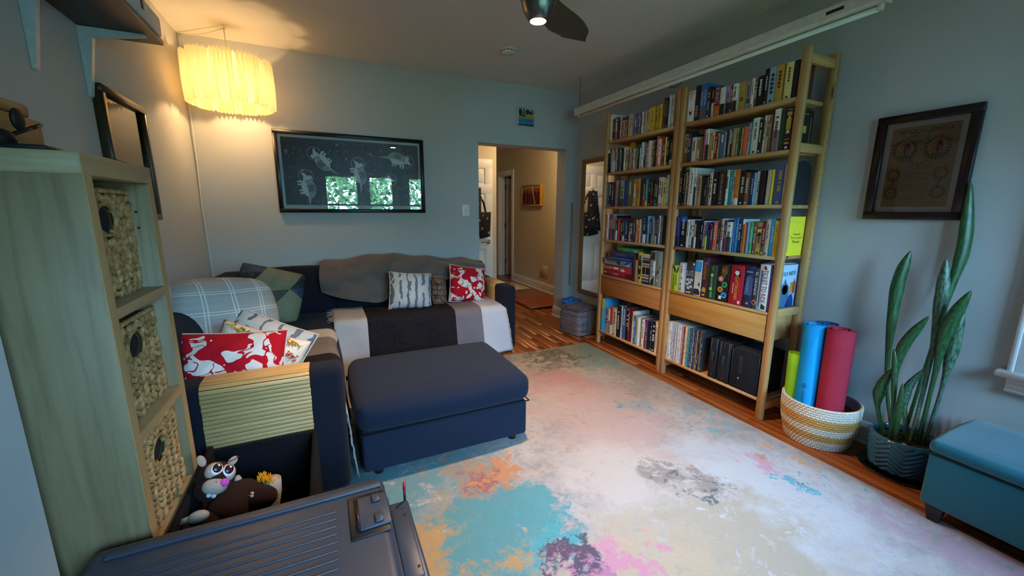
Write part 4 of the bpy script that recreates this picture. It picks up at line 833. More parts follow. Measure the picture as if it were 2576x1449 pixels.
# ---------------------------------------------------------------- pillows
def pillow(name, label, c, ux, uy, w_, h, th, mat, group=None, sag=.0, seed=0, piping=None, rnd=0):
    """ux: width direction, uy: height direction of the face; face normal = ux x uy"""
    R_ = frame_of(ux, uy); C = Vector(c); k = MB(); n_ = 26
    def side(s):
        def f(u, v):
            a_, b_ = u*2-1, v*2-1
            e = (max(0, 1-abs(a_)**3.2)*max(0, 1-abs(b_)**3.2))**.62
            x_ = a_*w_/2*(1-.05*math.cos(b_*PI/2)); y_ = b_*h/2*(1-.05*math.cos(a_*PI/2))
            if rnd:      # rounded corners
                cr_ = 1-rnd*.42*(a_*a_*b_*b_); x_ *= cr_; y_ *= cr_
            wr = .006*math.sin(a_*6+seed)*math.sin(b_*5+seed*1.7)+.004*math.sin(a_*13-b_*9+seed)
            d = s*th/2*e+wr*e
            y_ -= sag*(1-a_*a_)*(b_+1)*.25
            return C+R_ @ Vector((x_, y_, d))
        return f
    k.grid(side(1), n_, n_); k.grid(lambda u, v: side(-1)(1-u, v), n_, n_)
    bmesh.ops.remove_doubles(k.bm, verts=k.bm.verts, dist=.0008)
    t = thing(name, label, 'pillow', C-Vector((0, 0, h/2)), group); k.build('cover', mat, t)
    if piping:
        P = []
        for q in range(80):
            s_ = q/20; i_ = int(s_); f_ = s_-i_; a_, b_ = [(-1+2*f_, -1), (1, -1+2*f_), (1-2*f_, 1), (-1, 1-2*f_)][i_]
            P.append(C+R_ @ Vector((a_*w_/2*(1-.05*math.cos(b_*PI/2)), b_*h/2*(1-.05*math.cos(a_*PI/2))-sag*(1-a_*a_)*(b_+1)*.25, 0)))
        kk = MB(); kk.tube(P, .004, 6, True); kk.build('seam', piping, t)
    return t, C, R_
def windowpane():
    n = N('mat_windowpane_cloth', .95, 0, .1); c = n.co('UV'); x_, y_, _ = n.sep(c)
    def lines(v, f, w1, w2):
        q = n.math('FRACT', n.math('MULTIPLY', v, f)); a_ = n.math('LESS_THAN', n.math('ABSOLUTE', n.math('SUBTRACT', q, .44)), w1); b_ = n.math('LESS_THAN', n.math('ABSOLUTE', n.math('SUBTRACT', q, .56)), w1)
        return n.math('MAXIMUM', a_, b_)
    m_ = n.math('MAXIMUM', lines(x_, 4.5, .02, 0), lines(y_, 4.5, .02, 0)); o = n.co(); f = n.noise(o, 300, 2); g = n.noise(n.co('UV', (2, 22, 1)), 1, 2)
    n.base(n.mix(m_, n.mix(n.math('MULTIPLY', g, 1.0), '8a8883', 'aca9a2'), 'cbc6bb')); n.bump(n.math('ADD', f, m_), .4, .003); return n.m
def fuzzy_stripe():
    n = N('mat_fuzzy_stripe', 1, 0, .05); c = n.co('UV'); d = n.noise(c, 5, 3, col=True); c2 = n.vmath('ADD', c, n.vmath('SCALE', n.vmath('SUBTRACT', d, (.5, .5, .5)), .16))
    x_, y_, _ = n.sep(c2); w_ = n.math('SINE', n.math('MULTIPLY', x_, 34)); gap = n.noise(n.co('UV', (9, 3, 1)), 1, 1)
    m_ = n.math('MULTIPLY', n.math('GREATER_THAN', w_, .45), n.math('GREATER_THAN', gap, .43)); f = n.noise(n.co(), 240, 3)
    col = n.mix(m_, n.mix(n.ramp(x_, [(.55, 0.0), (.95, 1.0)]), 'd3d0c6', 'a9bcc4'), '1d4a66'); n.base(n.mix(n.math('MULTIPLY', f, .35), col, 'efeee8')); n.bump(f, .9, .01); return n.m
def floral():
    n = N('mat_red_floral', .9, 0, .1); c = n.co('UV'); d = n.noise(c, 3.2, 2, col=True); c2 = n.vmath('ADD', c, n.vmath('SCALE', n.vmath('SUBTRACT', d, (.5, .5, .5)), .5))
    a_ = n.noise(c2, 3.3, 0); b_ = n.vor(c2, 6.5, 0, 'SMOOTH_F1'); stem = n.math('LESS_THAN', n.math('ABSOLUTE', n.math('SUBTRACT', n.noise(c2, 5, 0), .5)), .02)
    m_ = n.math('MAXIMUM', n.math('GREATER_THAN', a_, .46), stem); m_ = n.math('MULTIPLY', m_, n.math('GREATER_THAN', b_, .22)); f = n.noise(n.co(), 350, 2)
    n.base(n.mix(m_, 'd4d0c8', n.mix(f, 'a3101e', 'b81a2a'))); n.bump(f, .3, .003); return n.m
def patchwork():
    n = N('mat_patchwork', .95, 0, .1); c = n.co('UV'); x_, y_, _ = n.sep(n.co('UV', (2.1, 2.1, 1), (0, 0, .5), (.3, .1, 0)))
    fx, fy = n.math('FLOOR', x_), n.math('FLOOR', y_); tri = n.math('GREATER_THAN', n.math('FRACT', x_), n.math('FRACT', y_))
    h_ = n.math('FRACT', n.math('MULTIPLY', n.math('SINE', n.math('ADD', n.math('ADD', n.math('MULTIPLY', fx, 12.9), n.math('MULTIPLY', fy, 78.2)), n.math('MULTIPLY', tri, 37.7))), 43758.5))
    col = n.ramp(h_, [(0, '2d3238'), (.25, '7f7c60'), (.5, '3c4a5c'), (.72, '8e8868'), (.88, '545048')], 'CONSTANT'); f = n.noise(c, 60, 2)
    dots = n.math('LESS_THAN', n.vor(c, 42, 0), .28); n.base(n.mix(n.math('MULTIPLY', dots, .35), col, 'b0ab98'))
    n.bump(n.math('ADD', n.wave(c, 22, 2.5, 'DIAGONAL'), n.noise(c, 20, 3)), .55, .006); return n.m
def tufty():
    n = N('mat_cream_cotton', .95, 0, .1); c = n.co('UV'); n.base(n.mix(n.noise(c, 30, 2), 'cfc6b4', 'ded7c8')); n.bump(n.noise(c, 120, 2), .3, .003); return n.m
FUZ, FLO = fuzzy_stripe(), floral(); SEAMW = fabric('b9b5ac', 'cfcbc2')
pillow('euro_pillow', 'large pale grey windowpane check pillow against the left backrest', (-3.075, 1.17, .745), (.86, .45, -.06), (-.15, .25, .93), .64, .56, .36, windowpane(), None, .06, 1, None, .75)
pillow('patchwork_pillow', 'patchwork quilted pillow in blue and olive in the sofa corner', (-2.93, 2.13, .685), (.90, .20, -.30), (.22, .30, .92), .50, .47, .24, patchwork(), None, .02, 2, None, .25)
pillow('striped_pillow', 'fuzzy white pillow with blue stripes beside the floral one, near arm', (-2.85, .965, .60), (.86, -.22, -.42), (.30, .38, .80), .43, .34, .19, FUZ, 'fuzzy striped pillows', 0, 3, SEAMW)
tp, tC, tR = pillow('tufted_pillow', 'cream pillow with mustard and rust tufts, leaning by the near arm', (-2.86, .775, .605), (.88, -.10, -.36), (.28, .34, .82), .41, .31, .17, tufty(), None, 0, 4)
for c_, rows in (('b8860b', (.92, .40)), ('b5502c', (.72, .18))):
    k = MB(); bm_ = k
    for rv in rows:
        for q in range(150):
            a_ = random.uniform(-.9, .9); b_ = rv*2-1+random.uniform(-.09, .09)+.08*math.sin(a_*5); e = (max(0, 1-abs(a_)**3.2)*max(0, 1-abs(b_)**3.2))**.62
            p = tC+tR @ Vector((a_*.19, b_*.145, .085*e)); d = (tR @ Vector((random.uniform(-.5, .5), random.uniform(-.5, .5), 1))).normalized()
            k.tube([p, p+d*random.uniform(.012, .024)], [.0045, .003], 4)
    stuff(k.build('tufts', fabric(c_, 'd8a038' if c_ == 'b8860b' else 'cc6a3c', 200), tp))
pillow('floral_pillow', 'red and white floral pillow at the near arm', (-2.945, .655, .625), (.93, -.05, -.06), (.03, .42, .80), .45, .34, .20, FLO, 'red floral pillows', 0, 5, SEAMW)
pillow('striped_pillow', 'fuzzy white pillow with blue stripes leaning on the brown blanket', (-1.83, 2.14, .625), (.96, -.02, -.10), (.06, .34, .92), .38, .34, .18, FUZ, 'fuzzy striped pillows', 0, 6, SEAMW)
pillow('floral_pillow', 'red and white floral pillow standing by the far right arm', (-1.265, 2.19, .635), (.93, .10, -.17), (.12, .30, .92), .39, .36, .18, FLO, 'red floral pillows', 0, 7, SEAMW)
# log-shaped cushion
LOGC = Vector((-1.575, 2.12, .475)); ax = Vector((.04, .22, .97)).normalized()
n = N('mat_bark_print', .95, 0, .1); c = n.co('Object', (1, 1, .35)); v_ = n.vor(c, 55, 0, 'DISTANCE_TO_EDGE'); n.base(n.ramp(v_, [(.02, '2e241e'), (.12, '6a554a'), (.4, '8a7468')])); n.bump(v_, .3, .006); BARK = n.m
n = N('mat_log_end', .9, 0, .1); c = n.co('Object'); n.base(n.mix(n.ramp(n.wave(c, 26, 2.5, 'X'), [(.4, 0.0), (.6, 1.0)]), '9c6440', 'b98760')); LOGE = n.m
n = N('mat_log_end_face', .9, 0, .1); n.base(n.mix(n.noise(n.co(), 30, 3), 'a5683c', 'c08a60')); LOGE = n.m
t = thing('log_cushion', 'brown log-shaped cushion between the striped and floral pillows', 'pillow', LOGC); k = MB(); Mx = frame_of((1, 0, 0), Vector((0, 1, 0))); zx = ax; xx = Vector((1, 0, 0)); yx = zx.cross(xx); Mx = Matrix((xx, yx, zx)).transposed().to_4x4(); Mx.translation = LOGC
def logm(prof, nm, mat, cap=(True, True)):
    k = MB(); k.lathe(prof, (0, 0, 0), 28, 0, None, cap)
    for v in k.bm.verts: v.co = Mx @ v.co
    return k.build(nm, mat, t)
logm([(.060, .01), (.072, .03), (.077, .12), (.074, .22), (.062, .262)], 'bark_cover', BARK, (False, False)); logm([(.001, .004), (.035, .003), (.060, .01)], 'end_disc', LOGE, (False, False)); logm([(.062, .262), (.036, .271), (.001, .273)], 'end_disc', LOGE, (False, False))

# ================================================================ left side: cube tower with baskets, wall shelf, trunk, toys
OAKS = wood('7a6a4c', '887858', '5f5138', 'Z', 40, .55); OAKF = wood('a17f50', 'ad8c5c', '8a683c', 'Z', 40, .5); OAKY = wood('a1835a', 'ad9068', '8a6c44', 'Y', 40, .5); OAKX = wood('92825e', '9e8e6a', '7c6c4a', 'X', 40, .5)
TX0, TX1, TY0, TY1, TH_ = XL+.006, -3.0, -.20, .222, 1.478; pt = .038
tw = thing('cube_tower', 'tall oak-look cube shelf tower against the left wall', 'shelf', (-3.2, 0, 0))
for ya in (TY0, TY1-pt):
    p = bx('side_panel', (TX0, ya, 0), (TX1-.002, ya+pt, TH_-.05), OAKS, tw, .001, 1)
    bx('edge_band', (TX1-.002, ya, 0), (TX1, ya+pt, TH_-.05), OAKF, p)
k = MB()
for zz in (1.34, 1.29):
    k.tube([(TX1-.04, TY1-pt-.0008, zz), (TX1-.04, TY1-pt+.001, zz)], .004, 8)
k.build('peg_holes', HOLE, tw)
p = bx('top_panel', (TX0, TY0, TH_-.05), (TX1-.002, TY1, TH_), OAKX, tw, .001, 1); bx('edge_band', (TX1-.002, TY0, TH_-.05), (TX1, TY1, TH_), OAKY, p)
CELLZ = (1.099, .748, .400, .055)
for zz in CELLZ:
    p = bx('shelf', (TX0, TY0+pt, zz-.028), (TX1-.002, TY1-pt, zz), OAKX, tw); bx('edge_band', (TX1-.002, TY0+pt, zz-.028), (TX1, TY1-pt, zz), OAKY, p)
bx('back_panel', (TX0, TY0+pt, .02), (TX0+.008, TY1-pt, TH_-.05), OAKS, tw)
# woven water-hyacinth baskets
n = N('mat_seagrass', .75, 0, .3); c = n.co(); n.base(n.mix(n.ramp(n.noise(c, 38, 3), [(.35, 0.0), (.65, 1.0)]), n.mix(n.noise(c, 7, 2), '6e5230', '84683e'), 'b08e5c')); n.bump(n.noise(c, 300, 3), .6, .004); SEA = n.m
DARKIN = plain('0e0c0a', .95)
def strand(k, c, d, nrm, L_, w_, th_):
    """one fat braided leaf lying on the face"""
    R_ = frame_of(d, Vector(nrm).cross(Vector(d))); k.ell(c, (L_, w_, th_), R_, 6, 4)
def basket(zb, label, hh, xb):
    y0, y1 = TY0+pt+.008, TY1-pt-.014; x0 = TX0+.02
    t = thing('woven_basket', label, 'basket', ((x0+xb)/2, (y0+y1)/2, zb), 'woven baskets in the cube tower'); ym = (y0+y1)/2; hz = zb+hh-.085
    # body: thin walls with an oval grip hole in the front
    bx('inner_box', (x0, y0, zb), (xb-.018, y1, zb+hh-.01), plain('5e4c30', .95), t, .01, 2)
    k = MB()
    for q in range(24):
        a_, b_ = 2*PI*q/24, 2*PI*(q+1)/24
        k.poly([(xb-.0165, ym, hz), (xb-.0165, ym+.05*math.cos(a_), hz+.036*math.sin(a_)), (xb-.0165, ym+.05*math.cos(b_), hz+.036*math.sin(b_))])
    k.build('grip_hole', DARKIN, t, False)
    k = MB(); rows = int(hh/.021); cols = 14
    for r_ in range(rows):
        for c_ in range(cols):
            y_ = y0+(c_+.5)*(y1-y0)/cols; z_ = zb+.012+r_*(hh-.02)/rows
            if ((y_-ym)/.062)**2+((z_-hz)/.046)**2 < 1: continue
            s_ = 1 if c_ % 2 else -1; j = random.uniform(-.2, .2)
            strand(k, (xb-.008+random.uniform(-.003, .003), y_+random.uniform(-.003, .003), z_), (0, s_*(.72+j), .80), (1, 0, 0), .0215+random.uniform(0, .006), .0068+random.uniform(0, .002), .009)
    for r_ in range(rows):         # braids on the side that shows
        for c_ in range(3):
            strand(k, (xb-.02-c_*.03, y1-.002, zb+.012+r_*(hh-.02)/rows), (.6 if c_ % 2 else -.6, 0, .8), (0, 1, 0), .018, .009, .006)
    stuff(k.build('front_weave', SEA, t))
    k = MB(); k.tube([(xb-.006, ym+.058*math.cos(2*PI*q/30), hz+.043*math.sin(2*PI*q/30)) for q in range(30)], .0055, 6, True); k.build('grip_rim', SEA, t)
    k = MB()
    for q in range(26): strand(k, (xb-.006, y0+.008+q*(y1-y0-.016)/25, zb+hh-.006), (0, .8, .5 if q % 2 else -.5), (1, 0, 0), .012, .007, .008)
    stuff(k.build('rim_braid', SEA, t))
basket(CELLZ[0], 'braided seagrass basket in the top cell of the tower', .305, TX1-.045); basket(CELLZ[1], 'braided seagrass basket in the second cell of the tower', .29, TX1-.03); basket(CELLZ[2], 'braided seagrass basket in the third cell, level with the toys', .295, TX1-.02); basket(CELLZ[3], 'braided seagrass basket in the lowest cell of the tower', .29, TX1-.02)
# things on top of the tower
BOXW = wood('8a6c40', '987a4c', '6e5230', 'Y', 40, .55)
t = thing('wooden_box', 'small wooden box with lid on top of the tower', 'box', (-3.32, .03, TH_)); bx('body', (-3.40, -.15, TH_), (-3.20, .145, TH_+.108), BOXW, t, .003, 1); bx('lid', (-3.40, -.15, TH_+.112), (-3.205, .115, TH_+.142), BOXW, t, .004, 1)
t = thing('headphones', 'black headphones with looped band in front of the wooden box', 'headphones', (-3.20, -.09, TH_)); k = MB()
k.tube([(-3.15+.03*math.cos(a_), -.085+.09*math.sin(a_), TH_+.045+.034*math.sin(a_+.4)) for a_ in [2*PI*q/28 for q in range(29)]], .004, 6); k.build('band', plain('140f0e', .5), t)
k = MB(); k.ell((-3.145, -.075, TH_+.078), (.009, .022, .026)); k.build('ear_cup', plain('1b1513', .6), t); k = MB(); k.ell((-3.135, -.165, TH_+.022), (.02, .035, .022)); k.build('ear_cup', plain('0c0a0a', .6), t)
t = thing('remote_control', 'flat black remote lying on the near edge of the tower', 'remote', (-3.1, -.1, TH_)); bx('body', (-3.16, -.185, TH_), (-3.06, -.10, TH_+.012), BLACKM, t, .004, 2); bx('button', (-3.075, -.16, TH_+.011), (-3.067, -.152, TH_+.0135), plain('d0d0d0', .4), t)
k = MB(); k.box((-3.06, .05, TH_), (-3.02, .15, TH_+.010), .004, 2); tag(k.build('phone', BLACKM), 'black phone lying at the front edge of the tower', 'phone')
k = MB(); k.box((-3.10, .13, TH_), (-3.035, .2, TH_+.012), .001, 1); tag(k.build('paper_pad', plain('b9d2de', .7)), 'pale blue paper pad on the far corner of the tower', 'notepad')
# wall shelf on white brackets
SHW = wood('2c1913', '3a231b', '1c0f0b', 'Y', 30, .45); WMET = plain('b9c2c6', .4)
t = thing('wall_shelf', 'dark brown wall shelf board on white brackets, high on the left wall', 'shelf', (-3.28, .5, 2.14)); bx('board', (XL+.002, -.25, 2.14), (-3.152, 1.205, 2.163), SHW, t, .002, 1)
for yb in (.295, .69, 1.085):
    k = MB(); y0, y1 = yb-.012, yb+.012
    k.poly([(XL+.002, y0, 2.138), (-3.185, y0, 2.138), (-3.185, y0, 2.130), (-3.37, y0, 2.095), (XL+.045, y0, 2.075), (XL+.012, y0, 1.85), (XL+.002, y0, 1.85)], (0, .024, 0)); b_ = k.build('bracket', WMET, t)
    bx('flange', (XL+.0015, yb-.016, 1.845), (XL+.006, yb+.016, 2.138), WMET, b_)
t = thing('white_set_top_box', 'white plastic box with dark slot on the wall shelf', 'box', (-3.22, 1.0, 2.163)); bx('body', (-3.30, .80, 2.166), (-3.145, 1.175, 2.255), plain('b6bec2', .45), t, .010, 3); bx('slot', (-3.1465, .93, 2.20), (-3.1435, .965, 2.256), plain('0d1020', .4), t, .001, 1)
for y_ in (.84, 1.13): bx('foot', (-3.2, y_-.01, 2.1635), (-3.17, y_+.01, 2.168), BLACKM, t)
# framed sepia picture on the left wall
n = N('mat_sepia_photo', .5); c = n.co(); s_ = n.sep(c); f = n.noise(n.co('Object', (1, 3, 8)), 1.6, 3)
n.base(n.mix(n.ramp(f, [(.4, 0.0), (.6, 1.0)]), '5a4a42', '8b7868')); SEP = n.m
FRG = wood('3a2c1c', '5a462c', '241a10', 'Z', 30, .35); PICGLASS = glassy('ffffff', .015, 'mat_picture_glass', .02)
def framed(name, label, plane, a0, a1, z0, z1, d, fw, fmat, side, mat_w=None, matc='dcdde0', inner=None):
    """plane: ('x',value,sign) or ('y',value,sign): wall plane and room direction; a0..a1 along the wall"""
    ax_, pv, sg = plane; t = thing(name, label, 'picture', ((pv, (a0+a1)/2, z0) if ax_ == 'x' else ((a0+a1)/2, pv, z0)))
    def q(nm, u0, u1, za, zb, d0, d1, m_, p=t, bv=0):
        if ax_ == 'x': A, B = (pv+sg*d0, u0, za), (pv+sg*d1, u1, zb)
        else: A, B = (u0, pv+sg*d0, za), (u1, pv+sg*d1, zb)
        return bx(nm, [min(A[i], B[i]) for i in range(3)], [max(A[i], B[i]) for i in range(3)], m_, p, bv, 1)
    q('frame_rail', a0, a1, z1-fw, z1, .001, d, fmat, t, .002); q('frame_rail', a0, a1, z0, z0+fw, .001, d, fmat, t, .002)
    q('frame_stile', a0, a0+fw, z0+fw, z1-fw, .001, d, fmat, t, .002); q('frame_stile', a1-fw, a1, z0+fw, z1-fw, .001, d, fmat, t, .002)
    return t, q
t, q = framed('framed_photograph', 'dark framed sepia photograph on the left wall behind the tower', ('x', XL, 1), 1.10, 1.625, 1.285, 1.915, .04, .035, FRG, 1)
q('print', 1.135, 1.59, 1.32, 1.88, .008, .012, SEP); q('caption_line', 1.15, 1.575, 1.685, 1.692, .0118, .0128, plain('a08a70', .6)); q('caption_line', 1.15, 1.575, 1.80, 1.806, .0118, .0128, plain('a08a70', .6)); q('glass', 1.135, 1.59, 1.32, 1.88, .018, .020, PICGLASS)
# ---------------------------------------------------------------- grey plastic storage trunk in the foreground
TRK = N('mat_trunk_plastic', .42, 0, .45); c = TRK.co(); TRK.base(TRK.mix(TRK.noise(c, 8, 2), '2c3544', '353f4e')); TRK.bump(TRK.noise(c, 700, 2), .12, .002); TRK = TRK.m; TRKD = plain('15171b', .4)
t = thing('storage_chest', 'grey plastic storage trunk with latches in the foreground', 'trunk', (-2.73, -.58, 0)); tx0, tx1, ty0, ty1 = -3.11, -2.385, -.93, -.235
bx('tub', (tx0+.03, ty0+.02, .01), (tx1-.02, ty1-.02, .40), TRK, t, .03, 3); bx('tub_rim', (tx0+.01, ty0+.0, .375), (tx1+.005, ty1, .415), TRK, t, .012, 2)
k = MB(); k.box((tx0, ty0, .41), (tx1, ty1, .50), .028, 4)
for v in k.bm.verts:          # lid walls draw in toward the top
    f_ = (v.co.z-.41)/.09; cx_, cy_ = (tx0+tx1)/2, (ty0+ty1)/2; v.co.x = cx_+(v.co.x-cx_)*(1-.03*f_); v.co.y = cy_+(v.co.y-cy_)*(1-.03*f_)
lid = k.build('lid', TRK, t)
for ya, yb in ((ty1-.075, ty1-.05), (ty1-.47, ty1-.43)):
    bx('lid_ridge', (tx0+.05, ya, .497), (tx1-.02, yb, .508), TRK, lid, .0052, 3)
for i in range(9): bx('lid_rib', (tx0+.12, ty1-.135-i*.029, .498), (-2.535, ty1-.130-i*.029, .5028), TRK, lid, .002, 2)
# latch in its recess
lx, ly = -2.452, -.415
k = MB(); k.box((lx-.052, ly-.085, .4985), (lx+.05, ly+.085, .5045), .005, 3); k.build('latch_recess', TRKD, lid)
k = MB(); k.box((lx-.028, ly-.065, .503), (lx+.055, ly+.065, .512), .004, 3); la = k.build('latch_plate', TRK, lid)
for q_ in (-.042, .042): bx('latch_tab', (lx+.012, ly+q_-.016, .511), (lx+.035, ly+q_+.016, .519), TRK, la, .003, 2)
k = MB(); k.tube([(lx-.03, ly-.06, .508), (lx-.03, ly+.06, .508)], .006, 8); k.build('latch_pin', TRKD, lid)
# right-hand handle ledge
bx('handle_ledge', (tx1-.005, ty1-.40, .375), (tx1+.062, ty1-.055, .415), TRK, t, .008, 2); bx('ledge_top', (tx1+.0, ty1-.36, .413), (tx1+.05, ty1-.095, .42), TRK, t, .004, 2)
for y_ in (ty1-.13, ty1-.33): k = MB(); k.lathe([(.004, .4195), (.004, .4215)], (tx1+.04, y_, 0), 10); k.build('screw', TRKD, t)
k = MB(); k.tube([(tx1+.052, ty1-.058, .40), (tx1+.052, ty1-.056, .455)], .004, 8); k.build('lid_prop', TRKD, t); k = MB(); k.tube([(tx1+.052, ty1-.056, .45), (tx1+.053, ty1-.055, .478)], .0048, 8); k.build('red_cap', plain('b0141c', .4), t)
bx('tub_step', (tx1-.012, ty0, .12), (tx1+.05, ty1-.42, .40), TRK, t, .02, 3)
# black bin of dog toys between trunk and sofa
TB = fabric('0b0b0d', '15151a', 250)
t = thing('toy_bin', 'black fabric toy bin behind the trunk', 'bin', (-2.80, .08, 0)); bx('front_wall', (-2.99, -.19, .02), (-2.60, -.17, .40), TB, t, .006, 2); bx('back_wall', (-2.99, .325, .02), (-2.60, .345, .40), TB, t, .006, 2); bx('side_wall', (-2.99, -.17, .02), (-2.97, .325, .425), TB, t, .006, 2); bx('side_wall', (-2.62, -.17, .02), (-2.60, .325, .40), TB, t, .006, 2); bx('bin_floor', (-2.97, -.17, .0), (-2.62, .325, .03), TB, t)
PLB = fabric('1c0f0b', '2e1a12', 220, 1, .6, .3, .02); PLT = fabric('a88870', 'bc9c82', 220, 1, .4); PLG = fabric('8d8074', 'a3978a', 220, 1, .4)
mk = thing('plush_monkey', 'dark brown plush monkey with pink nose lying in the toy bin', 'plush toy', (-2.86, .05, .20)); hd = Vector((-2.912, .06, .435))
# face frame: looks toward +x, -y, up
fz = Vector((.42, -.72, .52)).normalized(); fx = Vector((.80, .30, -.42)); F_ = frame_of(fx, Vector((-.35, .35, .85))); fn = F_ @ Vector((0, 0, 1))
SM = .82
def fp(x_, y_, z_): return hd+F_ @ (Vector((x_, y_, z_))*SM)
k = MB(); k.ell(hd, [SM*q_ for q_ in (.066, .070, .060)], F_, 20, 14); k.ell(fp(-.012, -.035, .0), [SM*q_ for q_ in (.055, .05, .05)], F_, 16, 10); k.build('head', PLB, mk)
k = MB(); k.ell(fp(-.022, .022, .038), [SM*q_ for q_ in (.034, .036, .022)], F_); k.ell(fp(.026, .016, .038), [SM*q_ for q_ in (.034, .036, .022)], F_); k.ell(fp(-.008, -.034, .040), [SM*q_ for q_ in (.046, .034, .030)], F_); k.build('face_patch', PLG, mk)
for s_, nm in ((-1, 'eye'), (1, 'eye')):
    e_ = fp(.003+s_*.022, .026-s_*.003, .056); k = MB(); k.ell(e_, [SM*q_ for q_ in (.0225, .025, .007)], F_); ey = k.build(nm, plain('d8c8c8', .4), mk); k = MB(); k.ell(e_+F_ @ Vector((0, .003, .004)), [SM*q_ for q_ in (.017, .019, .006)], F_); k.build('iris', plain('2a1010', .25), ey); k = MB(); k.ell(e_+F_ @ Vector((.002, .010, .0095)), [SM*q_ for q_ in (.004, .004, .002)], F_, 8, 6); k.build('highlight', plain('f0f0f0', .3), ey)
k = MB(); k.ell(fp(.016, -.024, .066), [SM*q_ for q_ in (.018, .016, .008)], F_); k.build('nose', plain('b0409c', .7), mk)
k = MB(); k.tube([fp(-.016+.010*math.sin(q*.5), -.020-q*.008, .068-q*.003) for q in range(6)], .0016, 5); k.build('mouth', plain('2a1a14', .7), mk)
for s_ in (-1, 1): k = MB(); k.ell(fp(.008+s_*.058-.012, .070, -.005), [SM*q_ for q_ in (.016, .026, .008)], F_ @ Matrix.Rotation(-s_*.6, 3, 'Z')); k.build('ear', PLG, mk)
k = MB(); k.ell(fp(-.024, -.068, .045), [SM*q_ for q_ in (.010, .009, .007)], F_, 8, 6); k.ell(fp(-.006, -.070, .045), [SM*q_ for q_ in (.010, .010, .007)], F_, 8, 6); k.build('teeth', plain('a8b0b4', .6), mk)
k = MB(); k.tube([fp(.035, .070, -.01), fp(.055, .088, -.005), fp(.075, .088, 0), fp(.06, .078, .002), fp(.04, .068, 0)], .0022, 5); k.build('hang_loop', plain('0c0c0c', .6), mk)
k = MB(); k.ell((-2.86, .03, .345), (.075, .10, .065), Matrix.Rotation(-.5, 3, 'Z')); k.ell((-2.80, .02, .350), (.075, .045, .045), Matrix.Rotation(-.2, 3, 'Z')); k.ell((-2.91, -.02, .33), (.05, .07, .05)); k.build('body', PLB, mk)
k = MB(); k.ell((-2.795, .012, .362), (.036, .032, .030), Matrix.Rotation(.3, 3, 'Y')); k.build('foot_pad', PLT, mk); k = MB(); k.ell((-2.855, .085, .385), (.014, .022, .028)); k.build('hand', PLG, mk)
t = thing('plush_chicken', 'white plush toy with fuzzy yellow crest in the toy bin', 'plush toy', (-2.80, .12, .2)); k = MB(); k.lathe([(.005, .13), (.035, .12), (.05, .07), (.06, 0), (.05, -.05)][::-1], (-2.80, .10, .235), 16, 0, None, (True, False))
for v in k.bm.verts: v.co.x += (v.co.z-.235)*.35
k.build('body', fabric('8f8a80', 'aaa59a', 180, 1, .6), t); k = MB()
for q_ in range(140):
    a_ = random.uniform(-1, 1); p = Vector((-2.765+.032*a_, .10+random.uniform(-.02, .02), 0.352-.018*a_)); d = Vector((random.uniform(-.2, .6), random.uniform(-.6, .2), 1)).normalized(); k.tube([p, p+d*random.uniform(.015, .028)], [.003, .0015], 4)
stuff(k.build('crest', fabric('b87c10', 'd89a1c', 200), t))
k = MB(); k.ell((-2.925, -.10, .415), (.028, .020, .018)); k.tube([(-2.945, -.095, .412), (-2.975, -.09, .405)], .009, 8); k.ell((-2.98, -.095, .405), (.014, .010, .010)); tag(k.build('chew_bone', plain('8f9086', .6)), 'pale rubber chew bone at the edge of the toy bin', 'dog toy')

